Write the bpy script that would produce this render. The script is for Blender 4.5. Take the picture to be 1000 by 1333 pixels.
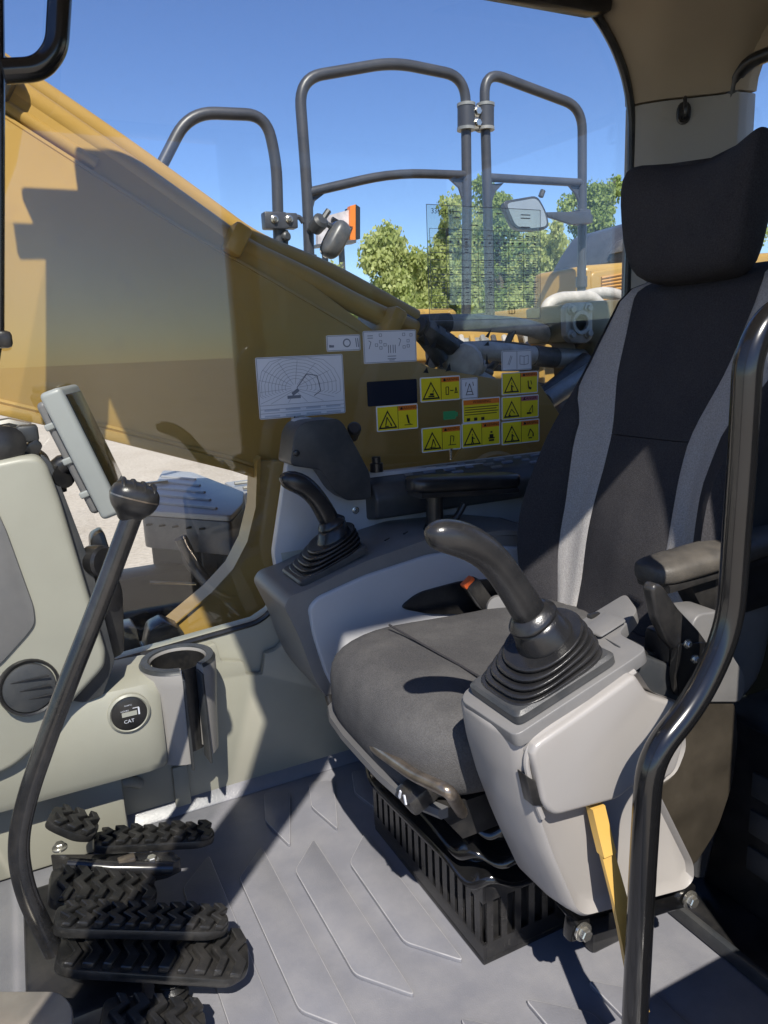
import bpy, bmesh, math, random
from mathutils import Vector, Matrix
R = math.radians
random.seed(7)
for o in list(bpy.data.objects): bpy.data.objects.remove(o)
scene = bpy.context.scene
col = scene.collection

# ------------------------------------------------------------------ camera
# world: +Y across the cab (away from the door), +X towards the rear of the machine, z = 0 the cab floor
W, H, F = 1000.0, 1333.0, 965.0
PITCH, YAW, ROLL, CAMH = R(12.3), R(26), R(2.5), 1.0
fw = Vector((math.sin(YAW)*math.cos(PITCH), math.cos(YAW)*math.cos(PITCH), -math.sin(PITCH)))
r0 = Vector((math.cos(YAW), -math.sin(YAW), 0)); u0 = r0.cross(fw)
rt = r0*math.cos(ROLL) - u0*math.sin(ROLL)
up = u0*math.cos(ROLL) + r0*math.sin(ROLL)
CAM = Vector((0, 0, CAMH))
cd = bpy.data.cameras.new('camera'); cam = bpy.data.objects.new('camera', cd); col.objects.link(cam)
cam.matrix_world = Matrix(((rt.x, up.x, -fw.x, CAM.x), (rt.y, up.y, -fw.y, CAM.y), (rt.z, up.z, -fw.z, CAM.z), (0, 0, 0, 1)))
cd.sensor_fit = 'VERTICAL'; cd.sensor_height = 36; cd.lens = 36*F/H
cd.clip_start = 0.02; cd.clip_end = 3000
scene.camera = cam

# ------------------------------------------------------------------ light
SUN = Vector((0.37, 1.0, -1.26)).normalized()          # direction the light travels
elev = math.asin(-SUN.z)
w = bpy.data.worlds.new('World'); scene.world = w; w.use_nodes = True
nt = w.node_tree; bg = nt.nodes['Background']
sky = nt.nodes.new('ShaderNodeTexSky'); sky.sky_type = 'NISHITA'; sky.sun_disc = False
sky.sun_elevation = elev; sky.sun_rotation = math.atan2(-SUN.x, -SUN.y)
sky.air_density = 1.0; sky.dust_density = 0.0; sky.ozone_density = 6.0; sky.altitude = 0
hs = nt.nodes.new('ShaderNodeHueSaturation'); hs.inputs['Hue'].default_value = .512; hs.inputs['Saturation'].default_value = 1.08; hs.inputs['Value'].default_value = 1.0
nt.links.new(sky.outputs[0], hs.inputs['Color']); nt.links.new(hs.outputs[0], bg.inputs[0]); bg.inputs[1].default_value = 0.115
sd = bpy.data.lights.new('sun', 'SUN'); so = bpy.data.objects.new('sun', sd); col.objects.link(so)
sd.energy = 5.0; sd.angle = R(0.53); sd.color = (1.0, 0.945, 0.86)
so.rotation_euler = SUN.to_track_quat('-Z', 'Y').to_euler(); so.location = (-3, -8, 12)
vs = scene.view_settings; vs.view_transform = 'Standard'; vs.look = 'None'; vs.exposure = 0.5; vs.gamma = 1.0
scene.render.engine = 'CYCLES'
scene.cycles.max_bounces = 10; scene.cycles.transparent_max_bounces = 16

# ------------------------------------------------------------------ helpers
def P(px, py, x=None, y=None, z=None):
    """a point of the photograph, at the place where its line of sight meets a known plane of the cab or machine"""
    d = fw*F + rt*(px-W/2) + up*(H/2-py)
    if x is not None: t = (x-CAM.x)/d.x
    elif y is not None: t = (y-CAM.y)/d.y
    else: t = (z-CAM.z)/d.z
    return CAM + d*t

_m = {}
def mat(name, c=(.5,.5,.5), rough=.5, metal=0., var=.08, vscale=12., bump=0., bscale=250., dust=0., dustc=(.42,.38,.32), dscale=9., coat=0., spec=.5, rvar=.1, wear=0., wearc=(.4,.38,.36), wscale=35., trans=0.):
    if name in _m: return _m[name]
    m = bpy.data.materials.new(name); m.use_nodes = True; _m[name] = m
    n, l = m.node_tree.nodes, m.node_tree.links; b = n['Principled BSDF']
    tc = n.new('ShaderNodeTexCoord'); no = n.new('ShaderNodeTexNoise'); no.inputs['Scale'].default_value = vscale; no.inputs['Detail'].default_value = 6
    l.new(tc.outputs['Object'], no.inputs['Vector'])
    rp = n.new('ShaderNodeValToRGB'); rp.color_ramp.elements[0].position = .3; rp.color_ramp.elements[1].position = .7
    rp.color_ramp.elements[0].color = (*[max(0, v*(1-var)) for v in c], 1); rp.color_ramp.elements[1].color = (*[min(1, v*(1+var)) for v in c], 1)
    l.new(no.outputs['Fac'], rp.inputs[0]); out = rp.outputs[0]
    def layer(out, colr, amt, sc, lo, hi):
        d = n.new('ShaderNodeTexNoise'); d.inputs['Scale'].default_value = sc; d.inputs['Detail'].default_value = 9; d.inputs['Roughness'].default_value = .68
        l.new(tc.outputs['Object'], d.inputs['Vector'])
        mr = n.new('ShaderNodeMapRange'); mr.inputs[1].default_value = lo; mr.inputs[2].default_value = hi; mr.inputs[3].default_value = 0; mr.inputs[4].default_value = amt
        l.new(d.outputs['Fac'], mr.inputs[0])
        mx = n.new('ShaderNodeMix'); mx.data_type = 'RGBA'; mx.inputs[7].default_value = (*colr, 1)
        l.new(out, mx.inputs[6]); l.new(mr.outputs[0], mx.inputs[0]); return mx.outputs[2], mr.outputs[0]
    dm = None
    if dust: out, dm = layer(out, dustc, dust, dscale, .42, .78)
    if wear: out, _ = layer(out, wearc, wear, wscale, .6, .72)
    l.new(out, b.inputs['Base Color'])
    b.inputs['Metallic'].default_value = metal; b.inputs['Coat Weight'].default_value = coat; b.inputs['Coat Roughness'].default_value = .08
    b.inputs['Specular IOR Level'].default_value = spec
    mr = n.new('ShaderNodeMapRange'); mr.inputs[3].default_value = max(.03, rough-rvar); mr.inputs[4].default_value = min(1, rough+rvar)
    l.new((dm if dm else no.outputs['Fac']), mr.inputs[0])
    l.new(mr.outputs[0], b.inputs['Roughness'])
    if bump:
        bn = n.new('ShaderNodeTexNoise'); bn.inputs['Scale'].default_value = bscale; bn.inputs['Detail'].default_value = 3
        l.new(tc.outputs['Object'], bn.inputs['Vector'])
        bp = n.new('ShaderNodeBump'); bp.inputs['Strength'].default_value = bump; bp.inputs['Distance'].default_value = .002
        l.new(bn.outputs['Fac'], bp.inputs['Height']); l.new(bp.outputs[0], b.inputs['Normal'])
    return m

def smooth(me, ang=38):
    me.shade_smooth(); me.set_sharp_from_angle(angle=R(ang))

def link(name, bm, m, parent=None, loc=None, ang=38, sub=0):
    """one mesh object; the shape comes in world coordinates, loc (or the parent's place) is where its origin goes"""
    bmesh.ops.recalc_face_normals(bm, faces=bm.faces)
    base = Vector(loc) if loc is not None else (Vector(parent['_o']) if parent is not None else Vector((0,0,0)))
    if parent is not None: base = Vector(parent['_o'])
    bmesh.ops.translate(bm, verts=bm.verts, vec=-base)
    me = bpy.data.meshes.new(name); bm.to_mesh(me); bm.free()
    smooth(me, ang)
    o = bpy.data.objects.new(name, me); col.objects.link(o)
    if isinstance(m, str): m = _m[m]
    me.materials.append(m)
    o['_o'] = list(base)
    if parent is not None: o.parent = parent
    else: o.location = base
    if sub:
        md = o.modifiers.new('subdivision', 'SUBSURF'); md.levels = sub; md.render_levels = sub
    return o
def tag(o, label=None, cat=None, group=None, kind=None):
    if label: o['label'] = label
    if cat: o['category'] = cat
    if group: o['group'] = group
    if kind: o['kind'] = kind
    return o
def thing(name, label, cat, loc, group=None):
    o = bpy.data.objects.new(name, None); col.objects.link(o); o.location = loc; o['_o'] = list(loc); o.empty_display_size = .05
    return tag(o, label, cat, group)

def NB(): return bmesh.new()
def prism(bm, pts, vec, bev=0., seg=2):
    """outline pts (3-D, one plane) pushed along vec"""
    vec = Vector(vec); t = bmesh.new()
    a = [t.verts.new(p) for p in pts]; b = [t.verts.new(Vector(p)+vec) for p in pts]; n = len(a)
    t.faces.new(a); t.faces.new(b[::-1])
    for i in range(n): t.faces.new((a[i], b[i], b[(i+1)%n], a[(i+1)%n]))
    bmesh.ops.recalc_face_normals(t, faces=t.faces)
    if bev: bmesh.ops.bevel(t, geom=[e for e in t.edges if e.calc_face_angle(0) > R(25)], offset=bev, segments=seg, profile=.5, affect='EDGES', clamp_overlap=True)
    merge(bm, t); return bm
def merge(bm, t):
    me = bpy.data.meshes.new('t'); t.to_mesh(me); t.free(); bm.from_mesh(me); bpy.data.meshes.remove(me)
def box(bm, c, s, bev=0., rot=None, seg=2):
    t = bmesh.new(); bmesh.ops.create_cube(t, size=1)
    bmesh.ops.scale(t, vec=s, verts=t.verts)
    if bev: bmesh.ops.bevel(t, geom=t.edges[:], offset=bev, segments=seg, profile=.5, affect='EDGES', clamp_overlap=True)
    if rot is not None: bmesh.ops.rotate(t, verts=t.verts, cent=(0,0,0), matrix=rot)
    bmesh.ops.translate(t, verts=t.verts, vec=c); merge(bm, t); return bm
def bbox(bm, a, b, bev=0., seg=2):
    return box(bm, [(a[i]+b[i])/2 for i in range(3)], [abs(b[i]-a[i]) for i in range(3)], bev, None, seg)
def fillet(pts, r, n=6):
    """round the corners of an open path"""
    pts = [Vector(p) for p in pts]; out = [pts[0]]
    for i in range(1, len(pts)-1):
        p, a, b = pts[i], pts[i-1], pts[i+1]
        d1, d2 = (a-p), (b-p); k = min(r, d1.length*.48, d2.length*.48)
        q1, q2 = p+d1.normalized()*k, p+d2.normalized()*k
        for j in range(n+1):
            t = j/n; out.append(q1*(1-t)**2 + p*2*t*(1-t) + q2*t*t)
    out.append(pts[-1]); return out
def round_poly(pts, r, n=4):
    pts = [Vector(p) for p in pts]; out = []; m = len(pts)
    for i in range(m):
        p, a, b = pts[i], pts[i-1], pts[(i+1)%m]
        d1, d2 = a-p, b-p; k = min(r if not isinstance(r, (list, tuple)) else r[i], d1.length*.45, d2.length*.45)
        if k < 1e-5: out.append(p); continue
        q1, q2 = p+d1.normalized()*k, p+d2.normalized()*k
        for j in range(n+1):
            t = j/n; out.append(q1*(1-t)**2 + p*2*t*(1-t) + q2*t*t)
    return out
def rings(bm, rs, cap=True, closed=False):
    """skin a list of equal rings of points"""
    V = [[bm.verts.new(p) for p in r_] for r_ in rs]; n = len(V[0])
    for i in range(len(V) if closed else len(V)-1):
        A, B = V[i], V[(i+1) % len(V)]
        for j in range(n): bm.faces.new((A[j], A[(j+1)%n], B[(j+1)%n], B[j]))
    if cap and not closed: bm.faces.new(V[0][::-1]); bm.faces.new(V[-1])
    return bm
def frame_of(d, ref=None):
    d = Vector(d).normalized(); ref = Vector(ref) if ref is not None else (Vector((0,0,1)) if abs(d.z) < .9 else Vector((0,1,0)))
    a = ref.cross(d).normalized(); return a, d.cross(a)
def tube(bm, path, rad, seg=12, cap=True):
    path = [Vector(p) for p in path]; n = len(path); rs = []
    a, b = frame_of(path[1]-path[0])
    for i, p in enumerate(path):
        d = (path[min(i+1, n-1)] - path[max(i-1, 0)]).normalized()
        a = (a - d*a.dot(d)).normalized(); b = d.cross(a)
        r_ = rad[i] if isinstance(rad, (list, tuple)) else rad
        rs.append([p + a*math.cos(t)*r_ + b*math.sin(t)*r_ for t in [2*math.pi*k/seg for k in range(seg)]])
    return rings(bm, rs, cap)
def lathe(bm, o, axis, prof, seg=24, cap=True, ref=None):
    """prof: (distance along axis, radius)"""
    d = Vector(axis).normalized(); a, b = frame_of(d, ref); o = Vector(o)
    rs = [[o + d*h_ + a*math.cos(t)*r_ + b*math.sin(t)*r_ for t in [2*math.pi*k/seg for k in range(seg)]] for h_, r_ in prof]
    return rings(bm, rs, cap)
def srect(c, a, b, wa, wb, e=4., n=24):
    """rounded-rectangle ring (superellipse)"""
    out = []
    for k in range(n):
        t = 2*math.pi*k/n; ct, st = math.cos(t), math.sin(t)
        out.append(Vector(c) + a*(wa*math.copysign(abs(ct)**(2/e), ct)) + b*(wb*math.copysign(abs(st)**(2/e), st)))
    return out
X, Y, Z = Vector((1,0,0)), Vector((0,1,0)), Vector((0,0,1))
def bolt(name, c, axis, r_, parent, m='zinc', washer=True):
    bm = NB(); a = Vector(axis).normalized()
    if washer: lathe(bm, c, a, [(-.001, r_*1.5), (r_*.25, r_*1.5), (r_*.35, r_*1.35)], 18)
    lathe(bm, Vector(c)+a*r_*.3, a, [(0, r_), (r_*.75, r_), (r_*.9, r_*.85)], 6)
    return link(name, bm, m, parent)
def text(body, size, loc, m, parent, name='lettering', al='CENTER', rot=(R(90), 0, 0), sx=1., depth=0.):
    c = bpy.data.curves.new('t', 'FONT'); c.body = body; c.size = size; c.align_x = al; c.align_y = 'CENTER'; c.extrude = depth; c.resolution_u = 2
    t = bpy.data.objects.new('t', c); col.objects.link(t); bpy.context.view_layer.update()
    me = bpy.data.meshes.new_from_object(t.evaluated_get(bpy.context.evaluated_depsgraph_get()))
    bpy.data.objects.remove(t); bpy.data.curves.remove(c)
    o = bpy.data.objects.new(name, me); col.objects.link(o); me.materials.clear(); me.materials.append(_m[m])
    o.scale = (sx, 1, 1); o.rotation_euler = rot
    if parent is not None: o.parent = parent; o.location = Vector(loc) - Vector(parent['_o'])
    else: o.location = loc
    return o

# ------------------------------------------------------------------ materials
mat('trim_beige', (.33,.322,.265), .5, bump=.12, bscale=700, var=.03, dust=.25, dustc=(.27,.255,.21), dscale=5)
mat('pillar_trim', (.33,.32,.29), .6, bump=.15, bscale=600, var=.03, dust=.15, dustc=(.3,.28,.24), dscale=6)
mat('headliner', (.32,.265,.19), .85, bump=.25, bscale=500, var=.05, vscale=6)
mat('console_light', (.305,.288,.272), .42, bump=.08, bscale=900, var=.02, dust=.22, dustc=(.27,.25,.225), dscale=5)
mat('console_mid', (.155,.152,.15), .5, bump=.15, bscale=900, var=.04, dust=.25, dustc=(.33,.31,.28), dscale=8)
mat('plastic_dark', (.033,.036,.040), .5, bump=.15, bscale=900, var=.1, dust=.12, dscale=10)
mat('plastic_black', (.014,.014,.015), .38, bump=.1, bscale=700, var=.1, dust=.08, dscale=14)
mat('rubber', (.016,.016,.017), .36, bump=.12, bscale=500, var=.15, dust=.07, dustc=(.22,.205,.185), dscale=16)
mat('rubber_dusty', (.014,.014,.014), .42, bump=.2, bscale=400, var=.2, dust=.14, dustc=(.2,.18,.155), dscale=24, wear=.10, wearc=(.35,.33,.30), wscale=60)
mat('mat_grey', (.18,.182,.202), .42, bump=.25, bscale=420, var=.06, vscale=5, dust=.42, dustc=(.34,.33,.325), dscale=7, rvar=.14)
mat('fabric_dark', (.033,.032,.036), .92, bump=.6, bscale=700, var=.35, vscale=420, dust=.14, dustc=(.13,.12,.11), dscale=7, spec=.2)
mat('fabric_cushion', (.062,.061,.063), .92, bump=.6, bscale=700, var=.3, vscale=420, dust=.5, dustc=(.155,.15,.145), dscale=6, spec=.2)
mat('fabric_grey', (.33,.318,.31), .9, bump=.7, bscale=700, var=.22, vscale=380, spec=.2)
mat('paint_black', (.008,.008,.0085), .2, var=.1, coat=.4, rvar=.08, wear=.12, wearc=(.12,.10,.085), wscale=90)
mat('paint_worn', (.035,.033,.031), .38, var=.2, dust=.35, dustc=(.17,.145,.12), dscale=20, wear=.4, wearc=(.22,.18,.14), wscale=50)
mat('zinc', (.62,.60,.54), .32, metal=.9, var=.15, vscale=60, dust=.2)
mat('bare_metal', (.30,.25,.20), .38, metal=.8, var=.3, vscale=40, dust=.3, dustc=(.12,.09,.07), dscale=30)
mat('yellow', (.40,.245,.058), .42, var=.07, vscale=3, dust=.28, dustc=(.38,.27,.13), dscale=2.5, bump=.04, bscale=120, wear=.35, wearc=(.30,.17,.08), wscale=7)
mat('yellow_lever', (.58,.36,.09), .4, var=.05, dust=.12, wear=.2, wearc=(.35,.24,.1))
mat('rail_grey', (.045,.049,.060), .5, var=.1, vscale=9, dust=.12, dustc=(.2,.19,.18), dscale=9)
mat('hose', (.42,.39,.35), .6, var=.25, vscale=25, dust=.4, dustc=(.33,.28,.22), dscale=14, bump=.5, bscale=160)
mat('hose_black', (.045,.043,.042), .55, var=.2, dust=.5, dustc=(.23,.2,.165), dscale=14)
mat('steel_dirty', (.27,.275,.26), .5, metal=.3, var=.3, vscale=18, dust=.5, dustc=(.34,.29,.22), dscale=10)
mat('deck_grey', (.24,.25,.26), .5, var=.1, vscale=5, dust=.5, dustc=(.45,.42,.38), dscale=4)
mat('deck_dark', (.05,.053,.06), .5, var=.15, dust=.3, dscale=5)
mat('monitor_grey', (.30,.315,.30), .45, bump=.1, bscale=900, var=.03, dust=.1)
mat('screen', (.012,.013,.011), .12, var=.05, dust=.2, dustc=(.12,.11,.08), dscale=10, rvar=.04)
mat('white_print', (.66,.68,.74), .35, var=.03)
mat('yellow_print', (.74,.62,.02), .35, var=.03)
mat('orange_print', (.72,.19,.02), .35, var=.03)
mat('purple_print', (.40,.13,.16), .35, var=.03)
mat('black_print', (.012,.012,.014), .4, var=.05)
mat('grey_print', (.16,.18,.23), .4, var=.05)
mat('blue_dark_print', (.012,.016,.03), .2, var=.05)
mat('green_print', (.05,.30,.11), .4, var=.05)
mat('orange_plastic', (.75,.13,.03), .35, var=.05)
mat('belt', (.05,.05,.052), .7, bump=.6, bscale=800, var=.1)
mat('mirror_back', (.075,.078,.083), .45, var=.1, dust=.3)
mat('lcd', (.36,.36,.31), .3, var=.03)
mat('bark', (.10,.075,.055), .9, var=.3, vscale=8, bump=.5, bscale=30)

def glass(name, tint=(.97,.98,.97), haze=0., hazec=(.6,.65,.6), dirt=.0):
    m = bpy.data.materials.new(name); m.use_nodes = True; _m[name] = m
    n, l = m.node_tree.nodes, m.node_tree.links; n.remove(n['Principled BSDF'])
    tr = n.new('ShaderNodeBsdfTransparent'); tr.inputs[0].default_value = (*tint, 1)
    gl = n.new('ShaderNodeBsdfGlossy'); gl.inputs['Roughness'].default_value = .0; gl.inputs['Color'].default_value = (1,1,1,1)
    fr = n.new('ShaderNodeFresnel'); ge = n.new('ShaderNodeNewGeometry')       # a straight-through pane: same reflectance on entering and leaving
    io = n.new('ShaderNodeMapRange'); io.inputs[3].default_value = 1.5; io.inputs[4].default_value = 1/1.5
    l.new(ge.outputs['Backfacing'], io.inputs[0]); l.new(io.outputs[0], fr.inputs[0])
    mx = n.new('ShaderNodeMixShader'); l.new(fr.outputs[0], mx.inputs[0]); l.new(tr.outputs[0], mx.inputs[1]); l.new(gl.outputs[0], mx.inputs[2]); out = mx.outputs[0]
    if haze or dirt:
        df = n.new('ShaderNodeBsdfDiffuse'); df.inputs[0].default_value = (*hazec, 1)
        tc = n.new('ShaderNodeTexCoord'); no = n.new('ShaderNodeTexNoise'); no.inputs['Scale'].default_value = 40; no.inputs['Detail'].default_value = 10; no.inputs['Roughness'].default_value = .75
        l.new(tc.outputs['Object'], no.inputs['Vector'])
        mr = n.new('ShaderNodeMapRange'); mr.inputs[1].default_value = .5; mr.inputs[2].default_value = .85; mr.inputs[3].default_value = haze; mr.inputs[4].default_value = haze+dirt
        l.new(no.outputs['Fac'], mr.inputs[0])
        m2 = n.new('ShaderNodeMixShader'); l.new(mr.outputs[0], m2.inputs[0]); l.new(out, m2.inputs[1]); l.new(df.outputs[0], m2.inputs[2]); out = m2.outputs[0]
    l.new(out, n['Material Output'].inputs[0]); return m
glass('window_glass', (.975,.985,.975), haze=.002, dirt=.022, hazec=(.5,.48,.42))
glass('dimming_glass', (.55,.58,.56), haze=.01, dirt=.03, hazec=(.3,.3,.28))  # left panes made dark to dim their reflection in the side window
glass('film', (.95,.965,.93), haze=.03, dirt=.02, hazec=(.5,.52,.46))

def leaf_mat(name, c1, c2):
    m = bpy.data.materials.new(name); m.use_nodes = True; _m[name] = m
    n, l = m.node_tree.nodes, m.node_tree.links; b = n['Principled BSDF']
    at = n.new('ShaderNodeAttribute'); at.attribute_name = 'tone'
    rp = n.new('ShaderNodeValToRGB'); rp.color_ramp.elements[0].color = (*c1, 1); rp.color_ramp.elements[1].color = (*c2, 1)
    l.new(at.outputs['Fac'], rp.inputs[0]); l.new(rp.outputs[0], b.inputs['Base Color']); b.inputs['Roughness'].default_value = .6
    tl = n.new('ShaderNodeBsdfTranslucent'); l.new(rp.outputs[0], tl.inputs[0])
    mx = n.new('ShaderNodeMixShader'); mx.inputs[0].default_value = .5
    l.new(b.outputs[0], mx.inputs[1]); l.new(tl.outputs[0], mx.inputs[2]); l.new(mx.outputs[0], n['Material Output'].inputs[0])
leaf_mat('leaf_green', (.19,.28,.06), (.38,.47,.15))
leaf_mat('leaf_olive', (.31,.38,.10), (.54,.58,.24))

def ground_mat():
    m = bpy.data.materials.new('ground_dirt'); m.use_nodes = True; _m['ground_dirt'] = m
    n, l = m.node_tree.nodes, m.node_tree.links; b = n['Principled BSDF']; b.inputs['Roughness'].default_value = .95
    tc = n.new('ShaderNodeTexCoord')
    a = n.new('ShaderNodeTexNoise'); a.inputs['Scale'].default_value = .35; a.inputs['Detail'].default_value = 12; a.inputs['Roughness'].default_value = .7; l.new(tc.outputs['Object'], a.inputs[0])
    rp = n.new('ShaderNodeValToRGB'); e = rp.color_ramp.elements; e[0].position = .3; e[0].color = (.40,.34,.26,1); e[1].position = .72; e[1].color = (.56,.50,.41,1)
    l.new(a.outputs[0], rp.inputs[0])
    s = n.new('ShaderNodeTexNoise'); s.inputs['Scale'].default_value = 14; s.inputs['Detail'].default_value = 8; l.new(tc.outputs['Object'], s.inputs[0])
    mx = n.new('ShaderNodeMix'); mx.data_type = 'RGBA'; mx.blend_type = 'MULTIPLY'; mx.inputs[0].default_value = .45; l.new(rp.outputs[0], mx.inputs[6])
    r2 = n.new('ShaderNodeValToRGB'); r2.color_ramp.elements[0].position = .35; r2.color_ramp.elements[1].position = .6; r2.color_ramp.elements[0].color = (.6,.57,.54,1)
    l.new(s.outputs[0], r2.inputs[0]); l.new(r2.outputs[0], mx.inputs[7]); l.new(mx.outputs[2], b.inputs[0])
    bp = n.new('ShaderNodeBump'); bp.inputs['Distance'].default_value = .05; bp.inputs['Strength'].default_value = .6; l.new(s.outputs[0], bp.inputs['Height']); l.new(bp.outputs[0], b.inputs['Normal'])
ground_mat()
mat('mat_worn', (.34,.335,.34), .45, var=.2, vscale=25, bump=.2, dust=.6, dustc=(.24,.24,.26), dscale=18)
# ================================================================== SETTING
GZ = -1.6
bm = NB(); N_ = 60; S_ = 1500
bmesh.ops.create_grid(bm, x_segments=N_, y_segments=N_, size=S_); bmesh.ops.translate(bm, verts=bm.verts, vec=(0,0,GZ))
tag(link('ground', bm, 'ground_dirt', loc=(0,0,GZ)), 'dry pale sandy ground of the yard', kind='structure')

# ---- cab floor with its raised tread panels
FX0, FX1, DY, WY = -.42, 1.75, .30, 1.62       # front, rear, door plane, right wall
bm = NB(); bbox(bm, (FX0, DY, -.06), (FX1, WY-.02, 0))
floor = tag(link('floor', bm, 'mat_grey', loc=(0,0,0)), 'grey moulded rubber floor mat of the cab', kind='structure')
def tread(pts):
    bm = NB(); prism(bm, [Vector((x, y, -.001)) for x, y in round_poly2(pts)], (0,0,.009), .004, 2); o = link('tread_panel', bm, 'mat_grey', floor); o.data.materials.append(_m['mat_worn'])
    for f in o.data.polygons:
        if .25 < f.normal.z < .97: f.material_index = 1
    return o
def round_poly2(pts, r=.012): return [(p.x, p.y) for p in round_poly([Vector((x, y, 0)) for x, y in pts], r, 3)]
for i in range(-1, 3):                                    # long panels, slanted at both ends
    x0 = .272 + .107*i - .004*i
    yt = 1.273 - .033*i; yb = .935 + .02*i
    if i < 0: yt, yb = 1.30, .90
    tread([(x0, yt), (x0, yb), (x0+.068, yb-.085), (x0+.068, yt+.072)])
for i in range(0, 3):                                     # the row by the wall
    x0 = .372 + .107*i
    tread([(x0, 1.42), (x0+.02, 1.315), (x0+.085, 1.50-.01*i), (x0+.03, 1.525-.01*i)])
for i in range(-2, 5):                                    # row towards the door
    x0 = .272 + .107*i
    tread([(x0-.005, .845-.02*max(i,0)), (x0+.0, .56), (x0+.075, .50), (x0+.07, .775-.02*max(i,0))])
for i in range(-2, 9):
    x0 = .272 + .107*i
    tread([(x0, .51), (x0, .36), (x0+.07, .36), (x0+.07, .45)])
bm = NB(); path = [Vector((-.1,1.585,.0)), Vector((1.0,1.585,.0))]     # upturned edge of the mat at the wall
prism(bm, [Vector((-.16,1.545,0)), Vector((-.16,1.598,0)), Vector((-.16,1.598,.035)), Vector((-.16,1.585,.035))], (1.2,0,0), .006)
link('mat_edge', bm, 'mat_grey', floor)
bm = NB()                                                 # door sill
bbox(bm, (FX0, .22, -.10), (FX1, .30, .012), .008)
link('door_sill', bm, 'paint_black', floor)
bm = NB()                                                 # toe plate rising to the windscreen
prism(bm, [Vector((-.16,DY,0)), Vector((-.42,DY,.30)), Vector((-.42,DY,-.05)), Vector((-.16,DY,-.05))], (0, 1.3, 0), .01)
link('toe_plate', bm, 'mat_grey', floor)

# ---- right wall: outer panel, inner layer with pocket, pillars, header, glass
bm = NB()
lowpoly = [(-.42,-.1), (1.78,-.1), (1.78,.705), (.70,.705), (.60,.86), (.578,.86), (.50,.455), (.478,.41), (.44,.392), (.05,.362), (-.42,.35)]
prism(bm, [Vector((x, 1.60, z)) for x, z in lowpoly], (0,.06,0), .004)
wall = tag(link('wall_right', bm, 'trim_beige', loc=(.6,1.6,0)), 'beige right hand side wall of the cab below the window', kind='structure')
q = lambda px, py: P(px, py, y=1.572)
front = [q(140,872), q(262,846), q(281,838), q(288,861), q(317,862), q(321,879), q(342,879), q(346,852), q(362,846), q(374,830), q(380,800), q(374,770), Vector((.50,1.572,.56)), Vector((.95,1.572,.56)), Vector((.95,1.572,.012)), Vector((-.2,1.572,.012)), Vector((-.2,1.572,.33))]
bm = NB(); prism(bm, round_poly(front, [0,0,.004,.006,.004,.006,.006,.004,.01,.02,.03,.01,0,0,0,0,0], 3), (0,.02,0), .003)
link('lower_trim', bm, 'trim_beige', wall)
bm = NB(); a = q(281,862); b = q(345,880)                  # floor of the pocket
bbox(bm, (a.x, 1.575, b.z-.02), (b.x+.06, 1.602, b.z), 0); link('pocket_floor', bm, 'trim_beige', wall)
bm = NB(); a = P(243,1030,y=1.57); box(bm, (a.x-.01, 1.566, a.z+.02), (.035,.012,.10), .004); link('trim_joint', bm, 'trim_beige', wall)
bm = NB(); tube(bm, fillet([P(60,1036,y=1.565), P(120,1028,y=1.555), P(168,1016,y=1.555), P(182,1020,y=1.57)], .03), .012, 10); link('trim_ridge', bm, 'trim_beige', wall)
bm = NB(); c = P(374,792, y=1.572); lathe(bm, c, (0,-1,0), [(-.004,.011),(.003,.011),(.003,.007),(-.003,.007)], 18); link('plug', bm, 'plastic_black', wall)
# upper inner trim above the console, beige post beside the joystick
bm = NB(); prism(bm, round_poly([Vector((x, 1.572, z)) for x, z in [(.485,.56), (.555,.86), (.60,.86), (.66,.72), (1.60,.69), (1.60,.5), (.49,.5)]], .012, 3), (0,.026,0), .004); link('upper_trim', bm, mat('panel_shade_lift', (.46,.465,.48), .45, bump=.08, bscale=900, var=.03, dust=.2, dustc=(.38,.37,.36)), wall)  # paler than the console plastic, so the trim looks brighter in shade
c = P(463,664, y=1.572); bolt('screw', c, (0,-1,0), .006, wall)
# rubber seal along the edge of the glass
seal = [(.572,.855), (.497,.452), (.475,.407), (.44,.388), (.05,.358), (-.05,.356)]
bm = NB(); tube(bm, fillet([Vector((x, 1.602, z+.006)) for x, z in seal], .02), .007, 8); link('window_seal', bm, 'plastic_black', wall)
bm = NB(); bbox(bm, (-.2, 1.628, .33), (1.62, 1.633, 1.86)); gl = link('window_glass', bm, 'window_glass', wall)
# front right post (its edge shows at the left rim) and header
bm = NB(); ins = [P(6,0,y=1.60), P(7,100,y=1.60), P(6,430,y=1.60), P(-14,560,y=1.60)]
out = [p + Vector((-.12, 0, 0)) for p in ins[::-1]]
top = ins[0] + (ins[0]-ins[1])*1.9
prism(bm, [top] + ins + out + [top + Vector((-.12,0,0))], (0,.07,0), .008); link('front_post', bm, 'paint_black', wall)
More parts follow.
